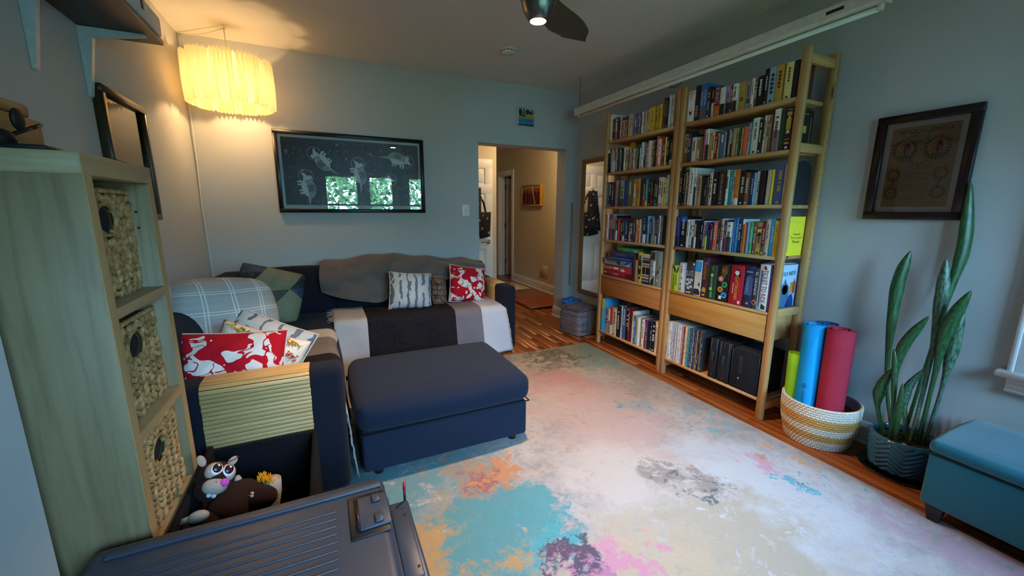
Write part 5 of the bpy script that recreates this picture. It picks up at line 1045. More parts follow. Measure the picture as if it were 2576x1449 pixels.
# ================================================================ rug
def rug_mat():
    n = N('mat_rug', .95, 0, .1); c = n.co(); s1 = n.noise(c, 2.2, 6, .62); s2 = n.noise(n.co('Object', (1, 2.2, 1), loc=(3, 1, 0)), 5, 5, .7, .6); s3 = n.noise(c, 26, 4, .7)
    fine = n.noise(c, 320, 2); d = n.vmath('SCALE', n.vmath('SUBTRACT', n.noise(c, 3.2, 6, .75, col=True), (.5, .5, .5)), 1.1)
    col = n.mix(n.ramp(s1, [(.38, 0.0), (.62, 1.0)]), '918884', 'b4aeac')
    col = n.mix(n.math('MULTIPLY', n.ramp(s2, [(.52, 0.0), (.6, 1.0)]), .75), col, 'b3a494')
    col = n.mix(n.math('MULTIPLY', n.ramp(s3, [(.52, 0.0), (.60, 1.0)]), .55), col, '8a8384')
    def blob(cx, cy, r_, c_, edge=.12, thr=.42, amt=.9):
        nonlocal col
        p = n.vmath('ADD', c, d); dist = n.vmath('DISTANCE', p, (cx, cy, 0), out=1)
        m_ = n.ramp(n.math('DIVIDE', dist, r_*2.7), [(.30, 1.0), (.30+edge, 0.0)])
        brk = n.ramp(n.noise(n.co('Object', (1, 1, 1), loc=(cx*9, cy*7, r_*30)), 11, 6, .7, .8), [(thr-.05, 0.0), (thr+.01, 1.0)])
        col = n.mix(n.math('MULTIPLY', n.math('MULTIPLY', m_, brk), amt), col, c_)
    for a_ in ((-.74, -.46, .42, 'bcbec2', .3, .36), (-1.16, .02, .28, 'bdb2aa', .3, .36), (-1.1, -.62, .34, 'a89a84', .25, .42), (-1.5, -.62, .30, 'b9a488', .25, .42), (-2.19, -.16, .26, 'b3853f', .2, .40), (-1.86, .25, .18, 'c07c3a', .15, .38), (-1.85, .22, .06, 'a03c48', .2, .40), (-1.88, -.10, .26, '2f8c96', .12, .40), (-1.80, -.30, .14, '3a9aa4', .12, .44), (-1.98, -.45, .20, 'b58a4a', .2, .42), (-1.51, -.43, .12, 'c9829c', .15, .38), (-1.69, -.45, .11, 'b06c94', .15, .40), (-1.72, -.36, .08, '3a2c48', .2, .46), (-.59, .48, .13, '3f94a2', .12, .40), (-.32, .12, .12, '6fa5ae', .2, .44), (-.31, -.31, .10, 'c49a5c', .15, .38), (-.42, -.28, .06, 'b8763c', .2, .44), (-.45, -.51, .09, '3d9db0', .15, .42), (-.36, -.40, .06, '2c4a70', .2, .46), (-.50, -.30, .09, 'c290a4', .2, .42), (-.96, -.16, .12, '8a7c76', .3, .46), (-.92, -.25, .07, '3a4a50', .3, .54), (-.92, 1.06, .22, 'b5868a', .3, .42), (-.2, 1.45, .26, '6f9aa2', .3, .42), (-.06, 1.68, .10, 'b87f94', .2, .40), (-.7, 1.55, .22, '5a5f5e', .3, .50), (-.06, -.98, .24, 'b08c9c', .3, .44), (-.11, -.66, .06, '2f9db2', .15, .36), (-.9, .55, .35, 'b59c98', .3, .44), (-2.2, .45, .30, '4a8892', .3, .46)):
        blob(*a_)
    dk = n.ramp(n.noise(c, 7.5, 7, .75, 1.0), [(.68, 0.0), (.72, 1.0)]); col = n.mix(n.math('MULTIPLY', dk, .6), col, '4c4450')
    n.base(n.mix(n.math('MULTIPLY', fine, .16), col, 'dcd8d4')); n.bump(n.math('ADD', fine, n.math('MULTIPLY', s3, .8)), .6, .005); return n.m
t = thing('area_rug', 'large distressed abstract rug in pale grey, teal, ochre and pink', 'rug', (-1.5, .0, 0)); k = MB(); k.box((-2.9, -2.0, .0005), (-.135, 1.765, .012), .003, 1); k.build('pile', rug_mat(), t)
k = MB(); k.tube([(-2.9, -2.0, .006), (-.135, -2.0, .006), (-.135, 1.765, .006), (-2.9, 1.765, .006)], .0065, 6, True); k.build('binding', fabric('b9b2aa', 'cdc7c0'), t)
# ================================================================ rope basket with yoga mats
BC = Vector((.118, -.262, 0))
WRP = N('mat_rope_white', .85); c = WRP.co(); WRP.base(WRP.mix(WRP.noise(c, 120, 3), 'b9a68a', 'd2c6b2')); WRP.bump(WRP.noise(c, 300, 3), .5, .004); WRP = WRP.m
TRP = N('mat_rope_tan', .85); c = TRP.co(); TRP.base(TRP.mix(TRP.noise(c, 120, 3), 'b07a36', 'c9954c')); TRP.bump(TRP.noise(c, 300, 3), .5, .004); TRP = TRP.m
t = thing('rope_basket', 'round coiled rope basket with white and tan bands', 'basket', BC); nr = 19; HB = .262
def brad(f): return .150+.036*math.sin(min(1, f*1.25)*PI/2)
k = MB(); k.lathe([(.001, .006), (.15, .006)], BC, 28, 0, None, (False, False)); k.build('base_disc', WRP, t)
stw = []; stt = []
for i in range(nr):
    f = (i+.5)/nr; z = f*HB; R_ = brad(f); tan_ = (4 <= i <= 6) or (10 <= i <= 13)
    k = MB(); k.tube([BC+Vector((R_*math.cos(2*PI*q/44), R_*math.sin(2*PI*q/44), z)) for q in range(44)], HB/nr*.56, 8, True); k.build('rope_coil', TRP if tan_ else WRP, t)
    for q in range(56):
        a_ = 2*PI*(q+.5*(i % 2))/56; (stt if tan_ else stw).append((a_, R_+HB/nr*.52, z))
STW = plain('e6e2d8', .7); STT = plain('d0a468', .7)
for L_, m_ in ((stw, STW), (stt, STT)):
    k = MB()
    for a_, R_, z in L_:
        p = BC+Vector((R_*math.cos(a_), R_*math.sin(a_), z)); u = Vector((-math.sin(a_), math.cos(a_), 0)); k.tube([p-u*.002-Vector((0, 0, .006)), p+u*.002+Vector((0, 0, .006))], .0024, 4)
    stuff(k.build('stitches', m_, t))
def roll(name, label, c, r_, z0, z1, mat, turns=2.6, lean=(0, 0), sq=1.0, a0=0):
    """rolled mat: a spiral sheet with visible edge"""
    t = thing(name, label, 'yoga mat', (c[0], c[1], z0), 'rolled yoga mats in the rope basket'); k = MB(); th_ = .0055
    def fn(u, v):
        a_ = a0+2*PI*turns*u; R_ = r_*(.32+.68*u); z = z0+(z1-z0)*v
        return (c[0]+R_*math.cos(a_)+lean[0]*(z-z0), c[1]+R_*sq*math.sin(a_)+lean[1]*(z-z0), z)
    k.grid(fn, int(34*turns), 6, 0, th_); k.build('rolled_sheet', mat, t); return t
MATC = lambda a_, b_: fabric(a_, b_, 500, .75, .25, .2)
roll('yoga_mat', 'short lime green rolled mat in the rope basket', (.075, -.128), .05, .03, .50, MATC('7fae1c', '93c22a'), 1.6, (0, .03), 1, 2.2)
tb = roll('yoga_mat', 'bright blue rolled mat with dark emblem in the rope basket', (.065, -.205), .060, .03, .70, MATC('0f86c0', '1a96d0'), 2.4, (.04, .03), 1.0, PI*.9)
roll('yoga_mat', 'red rolled mat on the right of the rope basket', (.10, -.315), .072, .03, .70, MATC('9c2334', 'ae3042'), 2.3, (.02, .015), .95, 3.3)
roll('yoga_mat', 'dark blue rolled mat at the back of the rope basket', (.215, -.215), .062, .03, .69, MATC('1d4f86', '2a6298'), 2.2, (0, .04), 1, 1.0)
# outer flap of the blue mat with its mark
FX, FY = .0035, -.222
k = MB(); k.grid(lambda u, v: (FX+.038*(v)+.012*(abs(u-.5)*2)**2, -.187-.012*v*0-(.060+.022*(1-v))*u+.02*v, .03+.655*v), 8, 8, 0, .004); k.build('outer_flap', MATC('1496dc', '20a4ea'), tb)
fl_c = Vector((-.0005+.038*.40, -.187-.036+.008, .30)); upv = Vector((.058, .030, 1)).normalized()
k = MB(); rgt = Vector((0, -1, 0)); nx = rgt.cross(upv)
ec = fl_c+upv*.035+nx*.004
k.tube([ec+rgt*.014*math.cos(2*PI*q/20)+upv*.014*math.sin(2*PI*q/20) for q in range(20)], .0010, 4, True)
for q in range(3): a_ = PI*q/3+.3; k.tube([ec-rgt*.013*math.cos(a_)-upv*.013*math.sin(a_), ec+rgt*.013*math.cos(a_)+upv*.013*math.sin(a_)], .0009, 4)
k.build('emblem', plain('123a66', .6), tb); text('GAIAM', fl_c-upv*.035+nx*.004, -upv, rgt, .075, .016, plain('123a66', .6), tb, 'lettering')
# ================================================================ snake plant
PC = Vector((.182, -.632, 0)); GLZ = N('mat_glaze', .18, 0, .6); c = GLZ.co(); GLZ.base(GLZ.mix(GLZ.noise(c, 12, 3), '1f4a66', '2f6280')); GLZ = GLZ.m
t = thing('snake_plant', 'tall snake plant in a blue chevron glazed pot', 'plant', PC)
def chev(j, a_, r_, z):
    s_ = (a_*7/PI) % 2; tri = abs(s_-1); ph = (z*1.0/.026+tri*1.55) % 1; w_ = math.sin(ph*PI)**.6 if .02 < z < .188 else .6
    return r_+(.0085*w_ if .02 < z < .188 else 0), z
prof = [(.095, .012), (.112, .018)]+[(.118+.018*math.sin(q/60*PI*.62), .022+q*.0027) for q in range(62)]+[(.134, .194), (.130, .203), (.122, .200), (.118, .170)]
k = MB(); k.lathe(prof, PC, 168, 0, chev, (True, False)); k.build('pot', GLZ, t)
k = MB(); k.lathe([(.119, .166), (.06, .172), (.001, .174)], PC, 24, 0, None, (False, False)); k.build('soil', plain('2a1c14', .95, var=.4, scale=80, bump=.8, bscale=60), t)
k = MB(); k.ell(PC+Vector((-.08, -.03, .178)), (.018, .014, .010), None, 8, 6); k.build('pebble', plain('cfc8b4', .6), t)
CLR = glassy('e8ecec', .05, 'mat_clear_plastic', .10)
k = MB(); k.lathe([(.12, .001), (.163, .002), (.172, .016), (.168, .016), (.160, .006), (.12, .005)], PC, 40, 0, None, (True, False)); k.build('saucer', CLR, t)
def leafmat(nm, c1, c2, c3):
    n = N(nm, .32, 0, .5); c = n.co('UV'); b_ = n.wave(n.co('UV', (1, 1, 1)), 22, 7, 'Y', dscale=2.5); o = n.noise(n.co('UV', (6, 22, 1)), 1, 4)
    n.base(n.mix(n.ramp(o, [(.4, 0.0), (.62, 1.0)]), n.mix(n.ramp(b_, [(.3, 0.0), (.7, 1.0)]), c1, c2), c3)); n.bump(b_, .15, .004); return n.m
LG = leafmat('mat_snake_leaf', '12301c', '1d4424', '2f5a2c'); LGS = leafmat('mat_snake_leaf_silver', '3f5f4a', '6a8a72', '1f4028')
def leaf(pts, wmax, wbase, mat, face, xs, twist=0, lab=None, peak=.62):
    P = [Vector((xs[i], p[0], p[1])) for i, p in enumerate(pts)]
    def cat(s):
        s = s*(len(P)-1); i = min(int(s), len(P)-2); f = s-i; p0, p1, p2, p3 = P[max(i-1, 0)], P[i], P[i+1], P[min(i+2, len(P)-1)]
        return .5*((2*p1)+(p2-p0)*f+(2*p0-5*p1+4*p2-p3)*f*f+(3*p1-p0-3*p2+p3)*f**3)
    def fn(u, v):
        c = cat(v); tg = (cat(min(1, v+.02))-cat(max(0, v-.02))).normalized(); fa = Vector(face)-tg*Vector(face).dot(tg); fa.normalize()
        fa = Matrix.Rotation(twist*v, 3, tg) @ fa; sd = tg.cross(fa)
        wb_, wm_ = wbase*.62, wmax*.80
        if v < peak: w_ = wb_+(wm_-wb_)*smooth01((v-.25)/(peak-.25))**1.3
        else: w_ = wm_*max(0, 1-((v-peak)/(1-peak))**2.0)
        a_ = (u-.5)*2; return c+sd*a_*w_/2*(1+.03*math.sin(v*40))+fa*(-.30*w_*(1-a_*a_))*(-1)
    k = MB(); k.grid(fn, 6, 40, 0, .0035); return k.build('leaf', mat, t)
F = (-.93, -.35, .1)
leaf([(-.590, .17), (-.522, .50), (-.492, .95), (-.512, 1.16)], .066, .022, LG, F, (.17, .16, .17, .18), .2, peak=.70)
leaf([(-.655, .17), (-.662, .60), (-.655, .90), (-.640, 1.135)], .062, .024, LGS, F, (.19, .2, .2, .2), -.2, peak=.72)
leaf([(-.62, .17), (-.64, .62), (-.655, .98), (-.665, 1.20), (-.64, 1.50)], .070, .024, LG, (-.8, -.6, 0), (.2, .24, .27, .282, .285), .2, peak=.76)
leaf([(-.682, .17), (-.690, .55), (-.700, .80), (-.752, 1.0)], .070, .026, LG, F, (.2, .19, .18, .17), .3, peak=.70)
leaf([(-.70, .17), (-.715, .50), (-.722, .70), (-.725, .93)], .060, .022, LGS, F, (.22, .225, .22, .22), -.1, peak=.68)
leaf([(-.610, .17), (-.572, .48), (-.578, .68), (-.650, .86)], .058, .018, LG, F, (.15, .13, .12, .11), .3, peak=.70)
leaf([(-.565, .17), (-.522, .34), (-.528, .46), (-.558, .56)], .062, .03, LG, F, (.14, .12, .12, .12), .1, peak=.5)
leaf([(-.640, .17), (-.600, .36), (-.605, .47), (-.665, .60)], .050, .028, LGS, F, (.2, .2, .2, .2), .2, peak=.45)
leaf([(-.6, .17), (-.585, .40), (-.56, .60), (-.548, .66)], .03, .022, LG, F, (.12, .11, .11, .11), .1, peak=.45)
leaf([(-.63, .17), (-.62, .30), (-.615, .42), (-.61, .50)], .034, .026, LG, F, (.11, .1, .1, .1), .1, peak=.45)
# ================================================================ teal bench
TEAL = fabric('0e4a58', '176070', 160, .85, .3, .6, .3); LEGB = plain('1c120e', .4)
t = thing('storage_bench', 'teal upholstered storage bench under the side window', 'bench', (.05, -1.35, 0)); bx0, bx1, by0, by1 = -.19, .272, -1.93, -.835
bx('body', (bx0, by0, .085), (bx1, by1, .325), TEAL, t, .014, 3); cushion('padded_lid', (bx0-.006, by0-.004, .328), (bx1, by1+.004, .385), .022, .012, t, TEAL, 2)
k = MB(); k.tube([(bx0-.001, by0, .3265), (bx0-.001, by1, .3265), (bx1, by1, .3265), (bx1, by0, .3265)], .003, 6, True); k.build('seam', plain('06262e', .9), t)
bx('centre_seam', (bx0+.0, (by0+by1)/2-.12, .396), (bx1-.02, (by0+by1)/2-.117, .3985), plain('0a3a46', .9), t)
for x_, y_ in ((bx0+.035, by1-.05), (bx0+.035, by0+.05), (bx1-.04, by1-.05), (bx1-.04, by0+.05)):
    k = MB(); k.box((x_-.03, y_-.03, .0135 if x_ < -.14 else .001), (x_+.03, y_+.03, .087), .002, 1)
    for v in k.bm.verts:
        f = 1-.40*(1-(v.co.z-.013)/.074); v.co.x = x_+(v.co.x-x_)*f; v.co.y = y_+(v.co.y-y_)*f
    k.build('leg', LEGB, t)
# ================================================================ pendant lamp
LC = Vector((-3.062, 2.372, 0)); z0, z1, rad = 2.115, 2.448, .272
n = N('mat_lamp_paper', .9, 0, .05); tl = n.n('BsdfTranslucent'); df = n.n('BsdfDiffuse'); mx = n.n('MixShader'); mx.inputs[0].default_value = .55
for b_ in (tl, df): b_.inputs[0].default_value = lin('f2e6c8')
n.t.links.new(df.outputs[0], mx.inputs[1]); n.t.links.new(tl.outputs[0], mx.inputs[2]); n.t.links.new(mx.outputs[0], n.t.nodes['Material Output'].inputs[0]); PAPER = n.m
t = thing('pendant_lamp', 'pleated paper pendant lamp glowing in the corner', 'lamp', LC+Vector((0, 0, z0)))
NP = 72; k = MB(); rings = []
for j in range(9):
    f = j/8; z = z0+(z1-z0)*f; ring = []
    for q in range(NP*2):
        a_ = 2*PI*q/(NP*2); zig = 1 if q % 2 else -1
        kn = (a_*10/(2*PI)) % 1; g = abs(kn-.5)*2            # ten gathers, alternately at top and bottom
        pin = max(0, 1-abs((kn-.5))*6)*(1-f)+max(0, 1-(.5-abs(kn-.5))*6)*f
        r_ = rad*(1+.02*math.sin(f*PI))+zig*.017*(1-.75*pin)-.045*pin
        ring.append(k.bm.verts.new((LC.x+r_*math.cos(a_), LC.y+r_*math.sin(a_), z+(.008*zig if j in (0, 8) else 0))))
    rings.append(ring)
for A, B in zip(rings, rings[1:]):
    for q in range(NP*2): k.bm.faces.new((A[q], A[(q+1) % (NP*2)], B[(q+1) % (NP*2)], B[q]))
k.build('pleated_shade', PAPER, t)
k = MB(); k.tube([LC+Vector((.20*math.cos(2*PI*q/40), .20*math.sin(2*PI*q/40), z1-.03)) for q in range(40)], .0022, 5, True)
for q in range(3): a_ = 2*PI*q/3; k.tube([LC+Vector((.02*math.cos(a_), .02*math.sin(a_), 2.40)), LC+Vector((.262*math.cos(a_), .262*math.sin(a_), z1-.03))], .002, 5)
k.build('wire_spider', plain('d8d8d8', .4), t)
k = MB(); k.lathe([(.018, 2.33), (.022, 2.34), (.022, 2.40), (.008, 2.42)], LC, 16); k.build('socket', plain('e6e4de', .5), t)
LAMP_COL = (1.0, .62, .27); LAMP_W = 12
k = MB(); k.ell(LC+Vector((0, 0, 2.285)), (.032, .032, .045)); k.build('bulb', emis(LAMP_COL, 24, 'mat_bulb'), t)
l = D.lights.new('pendant_bulb_light', 'POINT'); l.energy = LAMP_W; l.color = LAMP_COL; l.shadow_soft_size = .035
o = D.objects.new('pendant_bulb_light', l); COL.objects.link(o); o.location = LC+Vector((0, 0, 2.232))
HK = LC+Vector((0, 0, ZC)); COR = Vector((XL+.012, YB-.012, ZC-.006)); CRD = plain('d9d0c0', .5)
k = MB(); pts = [LC+Vector((0, 0, 2.42)), LC+Vector((0, 0, 2.55)), HK-Vector((0, 0, .02))]; k.tube(pts, .0032, 6)
pts = [HK-Vector((0, 0, .022)).lerp(Vector((0, 0, .022)), 0)]+[HK.lerp(COR, q/8)-Vector((0, 0, .022+.02*math.sin(q/8*PI)-.012*q/8)) for q in range(1, 9)]; k.tube(pts, .0035, 6)
pts = [Vector((XL+.012+.010*abs(math.sin(z_*2.3)), YB-.012-.006*abs(math.sin(z_*3.1+1)), z_)) for z_ in [2.672-q*.06 for q in range(34)]]; k.tube(pts, .0038, 6); k.build('cord', CRD, t)
k = MB(); k.tube([HK, HK-Vector((0, 0, .012)), HK+Vector((.010, -.004, -.022)), HK+Vector((.004, -.002, -.032)), HK+Vector((-.008, .003, -.026))], .0025, 6); k.build('ceiling_hook', plain('d0c8b8', .4), t)
# ================================================================ ceiling fan
FC = Vector((-1.475, .43, 0)); NK = N('mat_brushed_nickel', .32, 1); c = NK.co('Object', (1, 1, 30)); NK.base(NK.mix(NK.noise(c, 8, 3), '6e6c66', '97948c')); NK = NK.m
t = thing('ceiling_fan', 'brushed metal ceiling fan with a bullet housing and downlight', 'fan', FC+Vector((0, 0, ZC)))
k = MB(); k.lathe([(.040, 2.262), (.052, 2.272), (.074, 2.31), (.088, 2.36), (.092, 2.42), (.086, 2.47), (.06, 2.50), (.02, 2.51)], FC, 40, 0, None, (False, False)); k.build('housing', NK, t)
k = MB(); k.lathe([(.013, 2.505), (.013, 2.64)], FC, 14, 0, None, (False, False)); k.build('downrod', NK, t); k = MB(); k.lathe([(.03, 2.61), (.065, 2.635), (.068, ZC)], FC, 28, 0, None, (True, False)); k.build('ceiling_canopy', NK, t)
FAN_W = 34; FAN_COL = (1.0, .64, .36)
k = MB(); k.lathe([(.001, 2.258), (.030, 2.259), (.0395, 2.263)], FC, 24, 0, None, (False, False)); k.build('lamp_lens', emis(FAN_COL, 45, 'mat_fan_lens'), t)
l = D.lights.new('fan_downlight', 'SPOT'); l.energy = FAN_W*4; l.color = FAN_COL; l.spot_size = math.radians(104); l.spot_blend = .55; l.shadow_soft_size = .035
o = D.objects.new('fan_downlight', l); COL.objects.link(o); o.location = FC+Vector((0, 0, 2.245))
BLD = plain('4a463f', .45)
for a0 in (46, 166, 286):
    a_ = math.radians(a0); U = Vector((math.cos(a_), math.sin(a_), 0)); V = Vector((-math.sin(a_), math.cos(a_), 0))
    def bl(u, v):
        s_ = .10+.57*u; w_ = .055+.07*smooth01(u*1.6)-.05*smooth01((u-.75)/.25)
        b_ = (v-.5)*2; return FC+U*s_+V*(b_*w_-.05*u)+Vector((0, 0, 2.435+.022*b_-.01*u))
    k = MB(); k.grid(bl, 18, 8, 0, .010); k.build('blade', BLD, t); k = MB(); k.box((.07, -.022, 2.425), (.16, .022, 2.437), .003, 1, 0, Matrix.Translation(FC) @ Matrix.Rotation(a_, 4, 'Z')); k.build('blade_arm', NK, t)
# smoke detector
SD = Vector((-.985, 1.855, ZC)); t = thing('smoke_detector', 'round white smoke detector on the ceiling', 'smoke detector', SD); WPL = plain('cfccc4', .5)
k = MB(); k.lathe([(.066, 0), (.066, -.012), (.060, -.014)], SD, 32); k.build('base_plate', WPL, t); k = MB(); k.lathe([(.060, -.012), (.060, -.030), (.050, -.040), (.001, -.042)], SD, 32, 0, None, (False, False)); k.build('cover', WPL, t)
k = MB()
for q in range(12):
    a_ = 2*PI*q/12; k.box((.0585, -.010, -.026), (.0612, .010, -.020), 0, 1, 0, Matrix.Translation(SD) @ Matrix.Rotation(a_, 4, 'Z'))
stuff(k.build('vent_slots', plain('3a3834', .8), t))
# ================================================================ fluorescent strip on chains
t = thing('fluorescent_strip', 'long white fluorescent strip light hanging on chains over the bookcases', 'light', (-.03, .95, 2.33)); FLW = plain('c9c8be', .45)
y0, y1 = -.33, 2.215; k = MB(); k.poly([(-.062, y0, 2.335), (-.05, y0, 2.325), (-.012, y0, 2.325), (.0, y0, 2.335), (.0, y0, 2.388), (-.062, y0, 2.388)], (0, y1-y0, 0)); k.build('channel', FLW, t)
for yy in (y0-.012, y1): bx('end_cap', (-.066, yy, 2.322), (.004, yy+.012, 2.392), FLW, t, .004, 2)
k = MB(); k.tube([(-.02, y0+.03, 2.308), (-.02, y1-.03, 2.308)], .013, 12); k.build('tube', plain('d9d8cc', .3, var=.01), t)
for yy in (y0+.012, y1-.04): bx('lamp_holder', (-.034, yy, 2.298), (-.006, yy+.022, 2.328), FLW, t, .004, 2)
bx('rating_label', (-.0628, y0+.16, 2.352), (-.0618, y0+.24, 2.368), BLACKM, t); k = MB(); k.tube([(-.02, .98, 2.318), (-.02, .98, 2.285), (-.02, .93, 2.272), (-.02, .88, 2.282), (-.02, .87, 2.312)], .003, 6); k.build('wire_clip', BLACKM, t)
CHN = plain('8a8a88', .3, 1)
for yy in (2.18, -.28):
    n_ = 12
    for q in range(n_):
        z = 2.392+(ZC-2.392)*(q+.5)/n_; k = MB(); h_ = (ZC-2.392)/n_*.62; d = (1, 0) if q % 2 else (0, 1)
        k.tube([(-.031+d[0]*.006*math.cos(2*PI*p/12), yy+d[1]*.006*math.cos(2*PI*p/12), z+h_*math.sin(2*PI*p/12)) for p in range(12)], .0017, 5, True); k.build('chain_link', CHN, t)
# ================================================================ mirror, pouf, bin, bentwood chair back
CARV = N('mat_carved_frame', .6); c = CARV.co('Object', (1, 1, 1), (0, 0, 0)); s_ = CARV.sep(c); zz = CARV.math('ABSOLUTE', CARV.math('SUBTRACT', CARV.math('FRACT', CARV.math('MULTIPLY', CARV.math('ADD', s_[2], s_[1]), 11)), .5))
CARV.base(CARV.mix(CARV.noise(CARV.co('Object', (1, 1, .1)), 40, 3), '8a6a42', 'a58358')); CARV = CARV.m
t = thing('wall_mirror', 'tall wall mirror in a zigzag-carved wooden frame behind the bookcase', 'mirror', (XR-.015, 2.25, .37)); my0, my1, mz0, mz1, fw = 1.90, 2.552, .365, 1.932, .05
n = N('mat_mirror', .015, 1); n.base('f0f0ee'); MIR = n.m
bx('mirror_glass', (XR-.020, my0+fw-.004, mz0+fw-.004), (XR-.016, my1-fw+.004, mz1-fw+.004), MIR, t)
for nm, a_, b_ in (('frame_stile', (my1-fw, mz0), (my1, mz1)), ('frame_stile', (my0, mz0), (my0+fw, mz1)), ('frame_rail', (my0+fw, mz0), (my1-fw, mz0+fw)), ('frame_rail', (my0+fw, mz1-fw), (my1-fw, mz1))):
    p = bx(nm, (XR-.032, a_[0], a_[1]), (XR-.002, b_[0], b_[1]), CARV, t, .003, 1); k = MB(); vert = nm == 'frame_stile'
    L_ = (b_[1]-a_[1]) if vert else (b_[0]-a_[0]); n_ = int(L_/.045); P = []
    for q in range(n_+1):
        s2 = q/n_*L_; o2 = .010 if q % 2 else fw-.010
        P.append((XR-.0325, a_[0]+o2, a_[1]+s2) if vert else (XR-.0325, a_[0]+s2, a_[1]+o2))
    k.tube(P, .0028, 5); k.build('zigzag_groove', plain('5a3f24', .7), p)
PO = N('mat_rag_weave', .95, 0, .05); c = PO.co(); z_ = PO.sep(c); h1 = PO.noise(PO.co('Object', (.6, .6, 16)), 1.3, 1); h2 = PO.noise(c, 130, 2); wv = PO.wave(PO.co('Object', (1, 1, 1)), 60, 2, 'DIAGONAL')
col = PO.ramp(h1, [(.25, '3c3556'), (.38, '84707c'), (.46, 'a08884'), (.54, '9a8e98'), (.62, '6a5a74'), (.7, 'b49a8c')]); PO.base(PO.mix(PO.ramp(h2, [(.4, 0.0), (.6, 1.0)]), PO.mix(.35, col, '241c30'), PO.mix(.3, col, 'e0d4cc'))); PO.bump(PO.math('ADD', wv, h2), .9, .012); PO = PO.m
PO2 = N('mat_rag_weave_side', .95, 0, .05); c = PO2.co(); h1 = PO2.noise(PO2.co('Object', (14, 14, .5)), 1.4, 1); h2 = PO2.noise(c, 130, 2)
col = PO2.ramp(h1, [(.3, '4a3450'), (.4, 'a06a6c'), (.48, 'c0a494'), (.54, '6cb4b4'), (.62, '5a6a54'), (.7, '8a4a44')]); PO2.base(PO2.mix(PO2.ramp(h2, [(.4, 0.0), (.6, 1.0)]), PO2.mix(.35, col, '241c30'), PO2.mix(.3, col, 'e4d8d0'))); PO2.bump(PO2.math('ADD', PO2.wave(c, 60, 2, 'DIAGONAL'), h2), .9, .012); PO2 = PO2.m
t = thing('braided_pouf', 'multicoloured braided rag pouf beside the bookcase', 'pouf', (.03, 2.13, 0)); k = MB(); Mx = Matrix.Translation((.045, 2.135, 0)) @ Matrix.Rotation(.18, 4, 'Z')
k.box((-.17, -.16, .004), (.17, .16, .31), .05, 4)
bmesh.ops.subdivide_edges(k.bm, edges=[e for e in k.bm.edges if e.calc_length() > .08], cuts=3, use_grid_fill=True)
for v in k.bm.verts:
    p = v.co.copy(); b_ = 1-((p.z-.16)/.16)**2; v.co.x *= 1+.07*max(0, b_); v.co.y *= 1+.07*max(0, b_); v.co.z -= .03*max(0, (p.z-.2)/.1)*smooth01((-p.x+.05)/.2); v.co = Mx @ v.co
for f in k.bm.faces: f.smooth = True; f.material_index = 1 if f.normal.dot(Vector((.1, -1, 0))) > .6 and f.calc_center_median().x > .04 else 0
k.build('cover', [PO, PO2], t)
for zz in (.02, .29):
    k = MB(); k.tube([Mx @ Vector(((.17 if abs(math.cos(a_)) > .7071 else .17*abs(math.cos(a_))/.7071)*math.copysign(1, math.cos(a_))*.97, (.16 if abs(math.sin(a_)) > .7071 else .16*abs(math.sin(a_))/.7071)*math.copysign(1, math.sin(a_))*.97, zz)) for a_ in [2*PI*q/48+.01 for q in range(48)]], .010, 6, True); k.build('braided_edge', PO, t)
BINC = Vector((.155, 2.485, 0)); BLUE = N('mat_blue_liner', .35, 0, .5); c = BLUE.co(); BLUE.base(BLUE.mix(BLUE.noise(c, 30, 3), '0c5aa0', '1a7cc4')); BLUE.bump(BLUE.noise(c, 45, 4), .7, .01); BLUE = BLUE.m
t = thing('waste_bin', 'small dark waste bin with a blue bag liner in the corner', 'bin', BINC); k = MB(); k.lathe([(.085, .001), (.11, .28), (.104, .28), (.08, .01)], BINC, 32, 0, None, (True, False)); k.build('bin_body', plain('3a2420', .35, .3), t)
k = MB(); k.lathe([(.114, .235), (.122, .255), (.118, .29), (.11, .297), (.10, .288), (.085, .2)], BINC, 48, 0, lambda j, a_, r_, z: (r_*(1+.035*math.sin(a_*9+j)+.02*math.sin(a_*17+j*2)), z+.008*math.sin(a_*5+j)), (False, False)); k.build('bag_liner', BLUE, t)
BENT = wood('b08850', 'be9860', '946c38', 'Z', 40, .4)
t = thing('bentwood_chair', 'bentwood chair folded in the gap between bookcase and mirror', 'chair', (.2, 1.84, 0))
def bent(y_): return [(.13, y_, .002), (.145, y_, .06), (.18, y_, .2), (.215, y_, .45), (.20, y_, .70), (.165, y_, .86), (.155, y_, .92)]
for y_ in (1.815, 1.875):
    k = MB(); P = bent(y_); k.tube([Vector(p) for p in P], [.013, .013, .013, .013, .012, .011, .009], 8); k.build('bent_rail', BENT, t)
k = MB(); k.grid(lambda u, v: (.150+.045*math.sin(v*PI*.5)-.03*v*v, 1.80+.10*u, .70+.22*v+.03*math.sin(u*PI)*v), 8, 10, 0, .010); k.build('back_panel', BENT, t)
k = MB(); k.grid(lambda u, v: (.17+.03*math.sin(v*PI), 1.80+.09*u, .28+.3*v), 6, 8, 0, .010); k.build('seat_panel', BENT, t)
